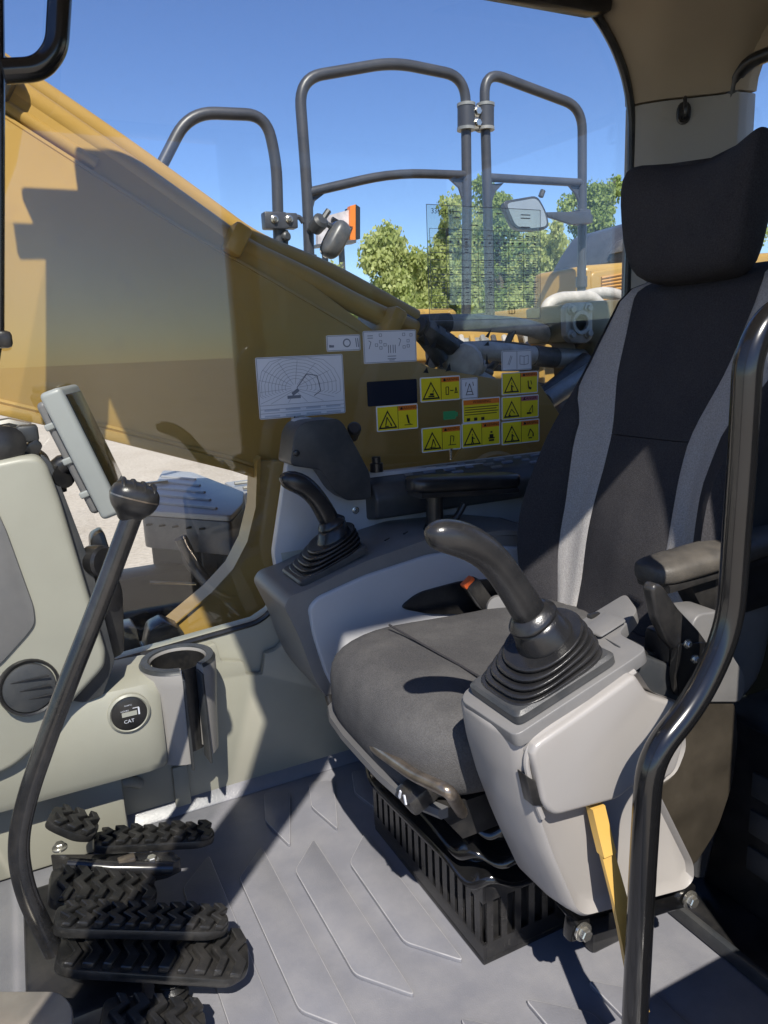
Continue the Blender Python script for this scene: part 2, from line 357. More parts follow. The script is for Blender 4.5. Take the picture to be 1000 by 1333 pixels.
# rear edge of the side window: black gasket line following the photo's curve
edge = [P(813,560,y=1.612), P(816,400,y=1.612), P(822,240,y=1.612), P(823,150,y=1.612), P(815,100,y=1.612), P(800,60,y=1.612), P(782,28,y=1.612), P(766,8,y=1.612), P(730,-12,y=1.612), P(560,-45,y=1.612)]
bm = NB(); tube(bm, fillet(edge, .05, 4), .011, 8); link('window_gasket', bm, 'plastic_black', wall)
outer = [p + Vector((0,0,0)) for p in edge]
bm = NB(); prism(bm, outer + [Vector((outer[-1].x,1.612,1.868)), Vector((1.80,1.612,1.868)), Vector((1.80,1.612,.60)), Vector((outer[0].x,1.612,.60))], (0,.012,0), 0); link('rear_quarter', bm, 'pillar_trim', wall)
bm = NB(); e0 = edge[-1]; prism(bm, [Vector((e0.x+.02,1.612,e0.z-.005)), Vector((e0.x+.02,1.612,1.868)), Vector((-.1,1.612,1.868)), Vector((-.1,1.612,1.80))], (0,.012,0), 0); link('header', bm, 'pillar_trim', wall)

# ---- rear corner pillar, rear wall, ceiling
plan = [(1.56,1.63), (1.575,1.585), (1.61,1.545), (1.66,1.505), (1.71,1.465), (1.745,1.425), (1.80,1.42), (1.80,1.63)]
bm = NB(); prism(bm, [Vector((x, y, .5)) for x, y in plan], (0,0,1.10), .004)
pillar = tag(link('pillar', bm, 'pillar_trim', loc=(1.7,1.55,.5)), 'grey moulded rear corner pillar of the cab with a coat hook', kind='structure')
bm = NB(); rs = []
for k in range(9):                                       # the headliner curls from the pillar head into the ceiling
    t = k/8; z = 1.604 + .24*t; g = .26*(1-math.cos(t*math.pi/2))
    def mv(x, y): return Vector((x-g*.55 if x < 1.79 else x, y-g*.75 if y < 1.62 else y, z))
    rs.append([mv(x, y) for x, y in plan])
rings(bm, rs); link('pillar_head', bm, 'headliner', pillar, ang=60)
c = P(873,156,x=1.66)                                     # coat hook
c = Vector((1.648, 1.513, c.z)); nrm = Vector((-.63,-.78,0)).normalized(); sid = Vector((.78,-.63,0))
bm = NB(); rings(bm, [srect(c+nrm*d, sid, Z, .018*s, .027*s, 2.4, 18) for d, s in ((-.004,1.0),(.003,1.0),(.004,.85),(.002,.7))]); hk = link('hook_plate', bm, 'plastic_black', pillar)
bm = NB(); tube(bm, fillet([c+nrm*.004-Z*.012, c+nrm*.022-Z*.012, c+nrm*.026+Z*.004, c+nrm*.02+Z*.03, c+nrm*.012+Z*.036, c+nrm*.016-Z*.002], .01), .0042, 8); link('hook', bm, 'plastic_black', hk)
bm = NB(); bbox(bm, (1.75, .30, -.1), (1.80, 1.42, .78), .01)
rear = tag(link('wall_rear', bm, 'plastic_dark', loc=(1.75,.9,0)), 'dark rear wall of the cab behind the seat', kind='structure')
bm = NB(); bbox(bm, (1.75, .30, 1.70), (1.80, 1.42, 1.86), .01); link('header', bm, 'headliner', rear)
bm = NB(); bbox(bm, (1.77, .42, .76), (1.775, 1.44, 1.72)); link('window_glass', bm, 'window_glass', rear)
bm = NB(); e = [P(944,200,x=1.742), P(950,130,x=1.742), P(956,100,x=1.742), P(975,80,x=1.742), P(1010,66,x=1.742)]
e = [Vector((1.745, p.y, p.z)) for p in e]; e = [Vector((1.745, e[0].y-.02, .78))] + e + [Vector((1.745,.5,e[-1].z+.03))]
tube(bm, fillet(e, .06), .017, 10); link('window_gasket', bm, 'plastic_black', rear)
zz = e[-2].z
bm = NB(); prism(bm, [Vector((1.752, p.y, p.z)) for p in e[1:]] + [Vector((1.752,.5,1.85)), Vector((1.752,1.5,1.85)), Vector((1.752,1.5,1.1))], (0,0,0) if False else (.02,0,0)); link('window_surround', bm, 'headliner', rear)
bm = NB(); bbox(bm, (-.02, .34, 1.82), (1.80, 1.64, 1.87), .01)
ceil = tag(link('ceiling', bm, 'headliner', loc=(.8,.9,1.86)), 'beige headliner under the cab roof', kind='structure')
bm = NB(); bbox(bm, (-.05, .262, 1.785), (1.82, .345, 1.868), .012); link('roof_rail', bm, 'paint_black', ceil)
bm = NB(); bbox(bm, (-.06, .25, 1.868), (1.84, 1.668, 1.90), .01); link('roof_skin', bm, 'yellow', ceil)
bm = NB(); bbox(bm, (.05, .9, 1.899), (1.6, 1.645, 2.07), .03, 3); link('boom_shade_box', bm, 'yellow', ceil)  # added box above the roof, its shadow darkens the boom
a = P(640,2,y=1.55); b = P(795,14,y=1.55)                 # roller blind along the header
bm = NB(); prism(bm, [P(600,-16,y=1.56), P(775,16,y=1.56), P(797,14,y=1.56), P(799,-6,y=1.56), P(690,-40,y=1.56)], (0,.04,0), .006); link('roller_blind', bm, 'plastic_black', ceil)
# left side of the cab: rear post of the door, front post, wall behind the door
bm = NB(); bbox(bm, (.815, .262, 0), (.93, .345, 1.80), .012)
lw = tag(link('wall_left', bm, 'paint_black', loc=(.87,.3,0)), 'black door post and left wall of the cab behind the door opening', kind='structure')
bm = NB(); bbox(bm, (.93, .27, -.1), (1.80, .31, .72), .01); link('side_panel', bm, 'trim_beige', lw)
bm = NB(); bbox(bm, (.56, .262, .0), (.816, .33, .48), .02); link('floor_shade_panel', bm, 'plastic_dark', lw)  # added out of view to shade the floor by the door
bm = NB(); bbox(bm, (1.66, .265, .0), (1.80, .335, 1.80), .01); link('corner_post', bm, 'paint_black', lw)
bm = NB(); bbox(bm, (.92, .285, .72), (1.67, .29, 1.79)); link('window_glass', bm, 'dimming_glass', lw)
bm = NB(); bbox(bm, (.86, .14, -.05), (1.74, .18, .86), .015); dr = link('door', bm, 'plastic_dark', lw)
bm = NB(); bbox(bm, (.90, .158, .86), (1.70, .163, 1.72)); link('door_glass', bm, 'dimming_glass', dr)
bm = NB(); tube(bm, fillet([Vector((.88,.16,.85)), Vector((.90,.16,1.72)), Vector((1.70,.16,1.74)), Vector((1.72,.16,.85))], .12), .028, 10); link('door_frame', bm, 'paint_black', dr)
fp = [(-.42,-.05), (-.30,-.05), (-.235,.80), (-.115,1.18), (.12,1.67), (.16,1.80), (.0,1.80), (-.22,1.25), (-.36,.80)]
bm = NB(); prism(bm, [Vector((x, .265, z)) for x, z in fp], (0,.07,0), .01); link('front_post', bm, 'paint_black', lw)
# windscreen wall
bm = NB(); bbox(bm, (-.44, .30, -.1), (-.40, 1.64, .42), .01)
fwall = tag(link('wall_front', bm, 'plastic_dark', loc=(-.42,.9,0)), 'dark front wall of the cab below the windscreen', kind='structure')
bm = NB(); prism(bm, [Vector((-.42,.34,.42)), Vector((-.42,1.60,.42)), Vector((-.36,1.60,.80)), Vector((-.36,.34,.80))], (-.005,0,0)); link('lower_windscreen', bm, 'window_glass', fwall)
bm = NB(); prism(bm, [Vector((-.355,.34,.82)), Vector((-.355,1.60,.82)), Vector((-.03,1.60,1.86)), Vector((-.03,.34,1.86))], (-.005,0,.002)); link('windscreen', bm, 'window_glass', fwall)
# handle of the raised windscreen at the front right corner
g = lambda px, py: P(px, py, y=1.50)
bm = NB(); tube(bm, fillet([g(4,93), g(52,90), g(74,64), g(79,-20), g(83,-90)], .035, 8), .0195, 14)
hd = tag(link('window_bar', bm, 'paint_black', loc=g(10,93)), 'bent black tube grab handle at the front window post', 'grab handle')
bm = NB(); c = P(4,442,y=1.5); box(bm, c, (.03,.03,.03), .008); tag(link('latch', bm, 'plastic_black', loc=c), 'small black latch on the front window post', 'latch')

# ================================================================== SEAT
SY = 1.06                                                 # middle of the seat
seat = thing('operator_seat', 'dark fabric operator seat with light grey stripes and tall headrest', 'seat', (.75, SY, 0))
# cushion: sections along x, each a rounded slab whose middle dips
def seat_ring(x, hw, zt, zb, dip, n=40, tilt=0):
    out = []
    for p in srect((0,0,0), Vector((1,0,0)), Vector((0,1,0)), hw, (zt-zb)/2, 3.6, n):
        y, z = p.x, p.y
        if z > 0: z += .0022*math.sin(y*61+x*23)*math.cos(x*47-y*19) + .0016*math.sin(y*120+x*90)
        if z > 0: z -= dip*(1-(y/hw)**2)*min(1, z/((zt-zb)/2)*1.2)
        out.append(Vector((x + tilt*z, SY+y, (zt+zb)/2+z)))
    return out
bm = NB()
secs = [(.452,.09,.400,.352,.0), (.459,.145,.430,.325,.0), (.476,.183,.452,.312,.0), (.505,.212,.468,.312,.002), (.56,.234,.475,.316,.006), (.62,.248,.474,.318,.012), (.72,.250,.468,.32,.016), (.84,.248,.462,.32,.016), (.95,.245,.462,.33,.012), (1.04,.23,.47,.34,.008)]
rings(bm, [seat_ring(*s_) for s_ in secs])
cu = link('cushion', bm, 'fabric_cushion', seat, ang=80, sub=1)
bm = NB()                                                 # stitched seam across the cushion
tube(bm, [Vector((.60, 1.23, .476)), Vector((.62,1.12,.4655)), Vector((.63,1.02,.464)), Vector((.625,.90,.472))], .0022, 6); link('seam', bm, 'fabric_dark', cu)
bm = NB()                                                 # grey edge trim under the cushion front
tr = [Vector((.60,SY+.243,.318)), Vector((.545,SY+.236,.312)), Vector((.50,SY+.215,.314)), Vector((.472,SY+.185,.318)), Vector((.456,SY+.135,.322)), Vector((.450,SY+.06,.322)), Vector((.450,SY-.08,.322)), Vector((.458,SY-.15,.32)), Vector((.49,SY-.205,.316))]
rs = [[p+Vector((-.004,0,.014)), p+Vector((-.006,0,.004)), p+Vector((0,0,-.004)), p+Vector((.012,0,-.004)), p+Vector((.012,0,.014))] for p in tr]
rings(bm, rs); link('front_trim', bm, mat('trim_dark', (.10,.10,.102), .5, bump=.1, bscale=800), seat)
bm = NB(); rings(bm, [[Vector((x_, SY-.20, zz_)), Vector((x_, SY+.20, zz_)), Vector((x_+.4, SY+.20, zz_)), Vector((x_+.4, SY-.20, zz_))] for x_, zz_ in ((.53,.262),(.485,.325))]); link('seat_pan', bm, 'plastic_black', seat)
bm = NB()                                                 # worn bar for sliding the seat
tube(bm, fillet([Vector((.56,1.215,.255)), P(474,950,x=.475), P(490,975,x=.46), P(540,1010,x=.452), P(585,1030,x=.455), Vector((.56,.90,.262))], .025), .0095, 10); link('adjuster_bar', bm, 'bare_metal', seat)
bm = NB(); c = P(543,1032,x=.47); box(bm, c, (.05,.05,.032), .008, Matrix.Rotation(R(-25),3,'Y')); wk = link('weight_knob', bm, 'plastic_black', seat)
bm = NB(); n_ = Vector((-math.cos(R(30)),-.2,math.sin(R(30)))).normalized()
for s_ in (-1,1):
    c2 = c + Vector((-.027, .008*s_-.004, .004)); box(bm, c2, (.002,.004,.014), 0, Matrix.Rotation(R(20*s_),3,'X'))
link('arrow_print', bm, 'white_print', wk)
# backrest: strips side by side
def back_pt(s, v):
    """s: sideways -1..1 of half width, v: height 0..1"""
    z = .43 + .70*v
    hw = .245 + .02*math.sin(min(1, v/.45)*math.pi) - .075*max(0, (v-.55)/.45)**1.6 - .03*max(0, (v-.93)/.07)**2
    bol = max(0, (abs(s)-.50)/.5)
    bol = bol*bol*(3-2*bol)
    fwd = .085*bol*math.sin(min(1, max(0, (v+.12)/.85))*math.pi) * (1 if abs(s) < .93 else 1-.5*(abs(s)-.93)/.07)
    x = 1.0 + .29*(z-.45) - fwd + .012*math.cos(v*math.pi*2)
    # lumbar roll and rounded top
    x -= .018*math.exp(-((v-.25)/.15)**2)*(1-min(1, abs(s)/.6)); x += .07*max(0, (v-.94)/.06)**2
    return Vector((x, SY + s*hw, z))
def strip(name, sl, sr, m, parent, n=8, v0=0., v1=1., nv=28, groove=True):
    bm = NB(); G = []
    for j in range(nv+1):
        v = v0 + (v1-v0)*j/nv; a, b = sl(v), sr(v); row = []
        for i in range(n+1):
            t = i/n; p = back_pt(a+(b-a)*t, v)
            puff = .006*(1-(2*t-1)**6) if groove else 0
            row.append(p - Vector((puff, 0, 0)))
        G.append(row)
    V = [[bm.verts.new(p) for p in r_] for r_ in G]; B = [[bm.verts.new(p+Vector((.03,0,-.004))) for p in r_] for r_ in G]
    for j in range(nv):
        for i in range(n):
            bm.faces.new((V[j][i], V[j][i+1], V[j+1][i+1], V[j+1][i])); bm.faces.new((B[j][i], B[j+1][i], B[j+1][i+1], B[j][i+1]))
        bm.faces.new((V[j][0], V[j+1][0], B[j+1][0], B[j][0])); bm.faces.new((V[j][n], B[j][n], B[j+1][n], V[j+1][n]))
    for i in range(n): bm.faces.new((V[0][i], B[0][i], B[0][i+1], V[0][i+1])); bm.faces.new((V[nv][i], V[nv][i+1], B[nv][i+1], B[nv][i]))
    return link(name, bm, m, parent, ang=55)
sm = lambda t: (lambda c: c*c*(3-2*c))(min(1, max(0, t)))
inn = lambda v: .395 + .03*max(0, 1-v*8) + .24*sm((v-.52)/.30) + .20*sm((v-.76)/.24)
ss_ = lambda t: (lambda c: c*c*(3-2*c))(min(1, max(0, t)))
outr = lambda v: .655 - .03*max(0,1-v*6) + .075*ss_((v-.3)/.28) + .27*ss_((v-.56)/.17)
outc = lambda v: min(.995, outr(v))
back = strip('backrest', lambda v: -inn(v), inn, 'fabric_dark', seat, 14, v1=.545)
strip('backrest_top', lambda v: -inn(v), inn, 'fabric_dark', seat, 14, v0=.547)
for s_ in (-1, 1):
    if s_ > 0: strip('side_stripe', inn, outc, 'fabric_grey', seat, 8); strip('side_bolster', outc, lambda v: 1.0, 'fabric_dark', seat, 8)
    else: strip('side_stripe', lambda v: -outc(v), lambda v: -inn(v), 'fabric_grey', seat, 8); strip('side_bolster', lambda v: -1.0, lambda v: -outc(v), 'fabric_dark', seat, 8)
bm = NB()                                                 # back shell, so the seat has a body from behind
rs = []
for j in range(15):
    v = j/14; p, q_ = back_pt(-1, v), back_pt(1, v); c = (p+q_)/2
    rs.append([p+Vector((.012,.004,0)), back_pt(-.6, v)+Vector((.03,0,0)), back_pt(0, v)+Vector((.04,0,0)), back_pt(.6, v)+Vector((.03,0,0)), q_+Vector((.012,-.004,0)), Vector((c.x+.10+.04*math.sin(v*3.1), q_.y-.03, c.z)), Vector((c.x+.10+.04*math.sin(v*3.1), p.y+.03, c.z))])
rings(bm, rs); link('back_shell', bm, 'plastic_dark', seat, ang=60)
# headrest
bm = NB(); rs = []
hdir = Vector((.20,0,1)).normalized(); fdir = Vector((-1,0,.2)).normalized()
for t, hw, th, off in ((0,.085,.03,.004), (.06,.118,.048,.0), (.2,.138,.058,-.004), (.5,.150,.060,-.008), (.75,.158,.056,-.008), (.9,.156,.044,-.006), (.97,.138,.028,-.002), (1.0,.10,.012,.002)):
    base = Vector((1.185, SY-.01, 1.10)) + hdir*.215*t
    ring = []
    for p in srect((0,0,0), Vector((1,0,0)), Vector((0,1,0)), hw, th, 3.4, 36):
        y, f_ = p.x, p.y
        wing = .045*(abs(y)/.15)**2.2                      # the sides curl forward
        lift = .030*(abs(y)/.15)**1.6*t                    # and the top edge rises towards them
        ring.append(base + Y*y + fdir*(f_ + wing*(.4+.6*t) + off*-1) + Z*lift)
    rs.append(ring)
rings(bm, rs); link('headrest', bm, 'fabric_dark', seat, ang=80, sub=1)
# suspension: pedestal with slots, folded black skirt, side panels
mat('pedestal_black', (.011,.011,.012), .34, var=.2, dust=.2, dustc=(.12,.11,.10), dscale=25, wear=.15, wearc=(.2,.19,.17), wscale=60)
ped = NB(); bbox(ped, (.572, .872, 0), (.98, 1.285, .012), .003); pd = link('pedestal', ped, 'pedestal_black', seat)
bm = NB()                                                # front plate: bars between the slots
ys = [.872 + i*(.413/16) for i in range(17)]
bbox(bm, (.572,.872,.012), (.577,1.285,.040)); bbox(bm, (.572,.872,.118), (.577,1.285,.155))
for y in ys[:-1]:
    bbox(bm, (.5721, y+.010, .0399), (.5769, y+.0256, .1181))
link('slotted_plate', bm, 'pedestal_black', pd)
bm = NB(); bbox(bm, (.585,.885,.012), (.97,1.275,.15)); link('pedestal_core', bm, 'plastic_black', pd)
bm = NB(); bbox(bm, (.5775,.8722,.012), (.98,.877,.040)); bbox(bm, (.5775,.8722,.118), (.98,.877,.155))
for i in range(14): bbox(bm, (.58+i*.028, .8723, .0399), (.592+i*.028, .8768, .1181))
link('slotted_plate', bm, 'pedestal_black', pd)
bm = NB(); rs = []
import itertools
prof = [(.135,.0), (.15,.035), (.165,.035), (.172,.0), (.18,.004), (.20,.040), (.212,.035), (.218,.0), (.226,.0), (.243,.030), (.255,.02), (.262,-.01), (.285,-.012)]
for z, o_ in prof:
    ring = srect((.77, SY+.02, z), X, Y, .192+o_*1.15, .20+o_*1.15, 6, 56)
    for k, p in enumerate(ring): ring[k] = p + Vector((0,0,.012*math.sin(k*.9+z*40)*(.4 if o_ <= 0 else 1)))
    rs.append(ring)
rings(bm, rs); link('suspension_skirt', bm, 'paint_black', seat, ang=70, sub=1)
# buckle and belt at the hip
bk = thing('seat_belt_buckle', 'black belt buckle with orange release button between seat and console', 'buckle', P(622,770,y=1.30))
c = P(622,772,y=1.30); bm = NB(); rot = Matrix.Rotation(R(-35),3,'Y')
box(bm, c, (.036,.03,.075), .008, rot); link('housing', bm, 'plastic_black', bk)
bm = NB(); box(bm, c+rot@Vector((-.004,0,.038)), (.03,.02,.012), .003, rot); link('button', bm, 'orange_plastic', bk)
bm = NB(); tube(bm, [c+rot@Vector((0,0,-.03)), c+Vector((.05,.0,-.06)), Vector((.93,1.30,.36))], .012, 8); link('stalk', bm, 'plastic_black', bk)
bl = thing('lap_belt_reel', 'dark grey belt reel cover beside the backrest foot', 'belt reel', P(690,790,y=1.30))
bm = NB(); c = P(683,765,y=1.33); lathe(bm, c, (-.4,-.9,.1), [(-.03,.035),(0,.04),(.015,.038),(.02,.03)], 22); link('cover', bm, 'console_mid', bl)
bm = NB(); c = P(650,792,y=1.27); lathe(bm, c, (-.5,-.8,.3), [(-.03,.025),(0,.03),(.012,.026)], 20); link('cap', bm, 'console_mid', bl)
bm = NB(); tube(bm, [P(683,765,y=1.36), P(650,792,y=1.27), Vector((.93,1.28,.36))], .016, 8); link('web', bm, 'belt', bl)

# ================================================================== JOYSTICKS
def joystick(label, path, radii, flange, base_c, plate, tilt, topc):
    """path: grip axis from collar to tip (world); plate: (half length, half width) of the boot's foot"""
    t = thing('joystick', label, 'joystick', base_c, 'joysticks on the arm consoles')
    bm = NB(); pts = [Vector(p) for p in path]
    rs = []; n = len(pts); a0 = Y
    for i, p in enumerate(pts):
        d = (pts[min(i+1,n-1)]-pts[max(i-1,0)]).normalized()
        a = (a0 - d*a0.dot(d)).normalized(); b = d.cross(a)
        rs.append(srect(p, a, b, radii[i][0], radii[i][1], 2.3, 20))
    rings(bm, rs); link('grip', bm, 'rubber', t, ang=80, sub=1)
    # collar under the grip
    d = (pts[1]-pts[0]).normalized()
    bm = NB(); f0 = pts[0]; a = (Y - d*Y.dot(d)).normalized(); b = d.cross(a)
    rings(bm, [srect(f0+d*h_, a, b, wa, wb, 2.2, 24) for h_, wa, wb in flange]); link('hand_stop', bm, 'rubber', t, ang=60, sub=1)
    # boot: pleated rings from the foot plate to the collar
    zc = Vector(base_c); nrm = tilt; xa = Vector((nrm.z, 0, -nrm.x)).normalized()
    bm = NB(); rs = []; K = 5
    hgt = (topc-zc).length
    for k in range(K):
        for t_ in (0., .08, .2, .35, .5, .65, .8, .92):
            u_ = (k+t_)/K; bu = .0085*math.sin(math.pi*t_)**.8 if t_ else 0.
            s_ = 1-u_**1.5; la = plate[0]*.86*s_ + .046*(1-s_) + bu*.75; lb = plate[1]*.92*s_ + .046*(1-s_) + bu*.75
            nn = (nrm*(1-u_) + d*u_).normalized(); xx = (xa - nn*xa.dot(nn)).normalized()
            rs.append(srect(zc + (topc-zc)*(.06+.94*u_) + nn*bu*.55, xx, nn.cross(xx), la, lb, 2.1+2.0*(1-u_)**1.5, 40))
    rings(bm, rs); link('boot', bm, 'rubber', t, ang=75)
    bm = NB(); ax = f0-topc; rings(bm, [srect(topc + ax*h_, a, b, r_, r_, 2.1, 24) for h_, r_ in ((-.2,.036),(.0,.039),(.12,.0385),(.3,.036),(.75,.033),(1.0,.026))]); link('neck', bm, 'rubber', t, ang=60)
    bm = NB(); rings(bm, [srect(zc + nrm*h_, xa, nrm.cross(xa), plate[0]+o_, plate[1]+o_, 14, 48) for h_, o_ in ((-.006,.0),(.005,0),(.009,-.004))]); link('boot_foot', bm, 'plastic_dark', t)
    return t
tiltL = Vector((-.30,0,1)).normalized()
LJ = .732
pj = [P(px, py, y=LJ) for px, py in ((694,806),(682,786),(664,758),(646,732),(626,714),(602,702),(580,697),(564,697),(555,702))]
baseL = Vector((.578, LJ, .574))
joystick('large black joystick with pleated rubber boot on console beside the door', pj, [(.021,.024),(.020,.022),(.020,.0205),(.0205,.0205),(.021,.0215),(.022,.0225),(.0215,.0215),(.017,.017),(.008,.009)],
         [(-.008,.022,.022),(-.002,.030,.034),(.003,.031,.036),(.010,.024,.028),(.018,.019,.022)], baseL, (.083,.056), tiltL, P(708,829,y=LJ))
tiltR = Vector((-.36,0,1)).normalized()
pj = [P(px, py, y=1.45) for px, py in ((432,683),(424,668),(416,654),(406,641),(394,631),(381,626),(371,625),(365,629))]
baseR = Vector((.557, 1.445, .562))
joystick('black joystick with pleated boot on console under the side window', pj, [(.021,.024),(.020,.022),(.020,.021),(.0215,.0215),(.0235,.0235),(.023,.023),(.019,.019),(.01,.011)],
         [(-.008,.022,.022),(-.002,.028,.032),(.003,.029,.034),(.010,.023,.026),(.018,.019,.022)], baseR, (.083,.062), tiltR, P(433,698,y=1.45))

# ================================================================== CONSOLE BY THE DOOR
lc = thing('door_side_console', 'light grey arm console with bulging side cover beside the door', 'console', (.65,.74,.1))
yo, yi = .672, .80                                       # outer and inner side
# body: sections along y share one side outline, edges rounded
side = [P(px, py, y=yo) for px, py in ((676,958),(684,1012),(697,1062),(717,1118),(748,1188),(760,1196),(893,1160),(903,1148),(903,1128),(853,1026),(880,1008),(893,975),(888,915),(846,900),(826,868))]
bm = NB(); front_z = .12
def outl(y, sh, k=1.0):
    c = Vector((.66, 0, .40))
    return [Vector((c.x+(p.x-c.x)*k+sh, y, c.z+(p.z-c.z)*k)) for p in side]
sr = [round_poly(outl(y_, sh, k), .012, 3) for y_, sh, k in ((yo+.012,.012,.93), (yo+.001,.004,.985), (yo+.004,.0,1.0), (yo+.02,-.006,1.0), (.72,-.012,1.0), (.78,-.012,1.0), (yi,-.006,.99), (yi+.012,.004,.95))]
rings(bm, sr); link('body', bm, 'console_light', lc, ang=50)
# outer bulging cover, standing proud of the body
cov = [P(px, py, y=.655) for px, py in ((690,976),(760,928),(828,878),(846,905),(888,917),(893,962),(880,1008),(856,1021),(826,1023),(807,1041),(722,1064),(708,1050),(700,1010))]
bm = NB(); prism(bm, round_poly(cov, [.02,.03,.008,.01,.02,.02,.02,.015,.015,.015,.014,.012,.01], 4), (0,.035,0), .010, 4); link('side_cover', bm, 'console_light', lc, ang=60)
bm = NB(); rim = [P(px, py, y=.668) for px, py in ((706,1064),(692,1030),(684,990),(690,968),(712,950),(770,913),(826,874))]     # groove line round the cover
tube(bm, fillet(rim, .03), .004, 8); link('cover_rim', bm, 'console_light', lc)
bm = NB(); a = [P(px, py, y=.661) for px, py in ((685,1010),(698,1018),(709,1050),(694,1050))]; prism(bm, a, (0,.02,0), .002); link('grip_slot', bm, 'plastic_black', lc)
# top deck: grey frame under the boot, tray behind it
nt_, xa_ = tiltL, Vector((tiltL.z,0,-tiltL.x))
bm = NB(); c0 = baseL - tiltL*.008
def deck(u, v, h_=0.): return c0 + xa_*u + Y*v + tiltL*h_
pl = [deck(-.096,-.064), deck(.10,-.064), deck(.128,-.062), deck(.132,-.005), deck(.19,.015), deck(.215,.064), deck(-.085,.066), deck(-.10,.05)]
prism(bm, round_poly(pl, .012, 4), -tiltL*.02, .004, 3); link('top_deck', bm, 'console_mid', lc)
bm = NB(); prism(bm, round_poly([deck(.105,.0,.004), deck(.155,.0,.004), deck(.155,.04,.004), deck(.105,.04,.004)], .004, 2), tiltL*.004, .002); link('tray_lid', bm, 'console_mid', lc)
rp = [P(825,815,y=.80), P(900,828,y=.80), P(960,870,y=.74), P(905,905,y=.68), P(850,872,y=.68)]
bm = NB(); z_ = .60; prism(bm, round_poly([Vector((.68,.69,z_)), Vector((.80,.69,z_-.06)), Vector((.82,.80,z_-.06)), Vector((.70,.81,z_))], .02, 4), (0,0,-.06), .006, 3); link('rear_tray', bm, 'plastic_dark', lc)  # dark colour makes the tray read as a shaded hollow
bm = NB(); box(bm, Vector((.755,.75,.565)), (.09,.075,.012), .004, Matrix.Rotation(R(26),3,'Y')); link('tray_dark_slab', bm, 'plastic_black', lc)  # black slab painting the darkness inside the hollow
bm = NB(); box(bm, Vector((.735,.79,.605)), (.05,.012,.012), .003); link('tray_clip', bm, 'plastic_black', lc)
# grey upright behind and dark guard plate
bm = NB(); up_ = [P(px, py, y=.73) for px, py in ((900,915),(893,850),(905,800),(945,795),(952,850),(972,880),(968,915))]; prism(bm, round_poly(up_, .02, 4), (0,.06,0), .012, 3); link('rear_upright', bm, 'console_mid', lc)
gp = [P(px, py, y=.735) for px, py in ((900,905),(958,912),(962,960),(955,1020),(935,1080),(902,1132),(880,1095),(850,1030),(880,1008))]
bm = NB(); prism(bm, round_poly(gp, .02, 4), (0,.05,0), .012, 3); link('guard_plate', bm, mat('guard_brown', (.040,.034,.026), .4, var=.25, vscale=14, dust=.3, dustc=(.12,.10,.075), dscale=10), lc)
# mounting bar and its two bolts
bm = NB(); b1, b2 = P(758,1212,y=.70), P(897,1170,y=.70)
dv = (b2-b1).normalized()
rotb = Matrix.Rotation(-math.atan2(dv.z, dv.x), 3, 'Y')
box(bm, (b1+b2)/2 + Vector((0,.012,0)), ((b2-b1).length+.035,.02,.036), .005, rotb); link('mounting_bar', bm, 'paint_black', lc)
for c in (b1, b2): bolt('bolt', c + Vector((0,-.001,0)), (0,-1,0), .0095, lc)
bm = NB(); bbox(bm, (.74, .80, .0), (.86, .86, b1.z+.06), .01); link('stand', bm, 'plastic_black', lc)
bm = NB(); tube(bm, fillet([P(694,1128,y=.80), P(715,1160,y=.76), P(745,1195,y=.71), P(752,1204,y=.70)], .02), .0045, 8); link('wire_clip', bm, 'paint_black', lc)
# yellow lock lever: flat bar from under the cover down to the floor
yl = thing('lock_lever', 'flat yellow hydraulic lock lever hanging beside the console', 'lever', P(818,1235,y=.60))
ln = [(P(775,1048,y=.668), .0105), (P(783,1082,y=.660), .0105), (P(790,1110,y=.648), .0105), (P(806,1170,y=.632), .0115), (P(818,1228,y=.618), .012), (P(835,1320,y=.60), .012)]
bm = NB(); rs = []
for p, hw in ln: rs.append([p+Vector((-hw,-.003,0)), p+Vector((hw,-.003,0)), p+Vector((hw,.003,0)), p+Vector((-hw,.003,0))])
rings(bm, rs[2:]); link('blade', bm, 'yellow_lever', yl)
bm = NB(); rs2 = [[q_ + Vector((0,-.004 if i<2 else .004,0)) for i, q_ in enumerate(r_)] for r_ in rs[:3]]; rings(bm, rs2); link('sleeve', bm, 'yellow_lever', yl)
# armrest of the seat on the door side
def armrest(label, A, B, wid, th, stem, m):
    t = thing('armrest', label, 'armrest', stem[-1], 'padded armrests of the seat')
    d = (B-A); L = d.length; d.normalize(); s_ = d.cross(Z).normalized(); n_ = s_.cross(d)
    bm = NB(); rs = []
    for u_, k in ((0,.35),(.015,.62),(.05,.85),(.12,.97),(.4,1.0),(.75,.97),(.93,.85),(.985,.6),(1,.35)):
        rs.append(srect(A+d*L*u_ , s_, n_, wid*k, th*(.55+.45*k), 3., 24))
    rings(bm, rs); link('pad', bm, m, t, ang=70, sub=1)
    bm = NB(); rings(bm, [srect(A+d*L*u_-n_*th*1.1, s_, n_, wid*.8, th*.4, 5, 16) for u_ in (.06,.5,.95)]); link('pad_base', bm, 'plastic_black', t)
    bm = NB(); tube(bm, stem, .02, 14); link('stem', bm, 'plastic_black', t)
    return t
mat('pad_worn', (.045,.042,.038), .6, bump=.3, bscale=500, var=.2, dust=.4, dustc=(.22,.19,.15), dscale=12)
al = armrest('worn dusty armrest pad on the door side of the seat', P(838,748,y=.80), Vector((1.16,.80,.665)), .042, .019, [Vector((.98,.80,.66)), Vector((.98,.80,.56)), Vector((1.04,.82,.40))], 'pad_worn')
bm = NB(); prism(bm, round_poly([Vector((.90,.785,.635)), Vector((1.12,.785,.635)), Vector((1.12,.785,.55)), Vector((.96,.785,.545))], .02), (0,.04,0), .008); link('bracket', bm, 'plastic_black', al)
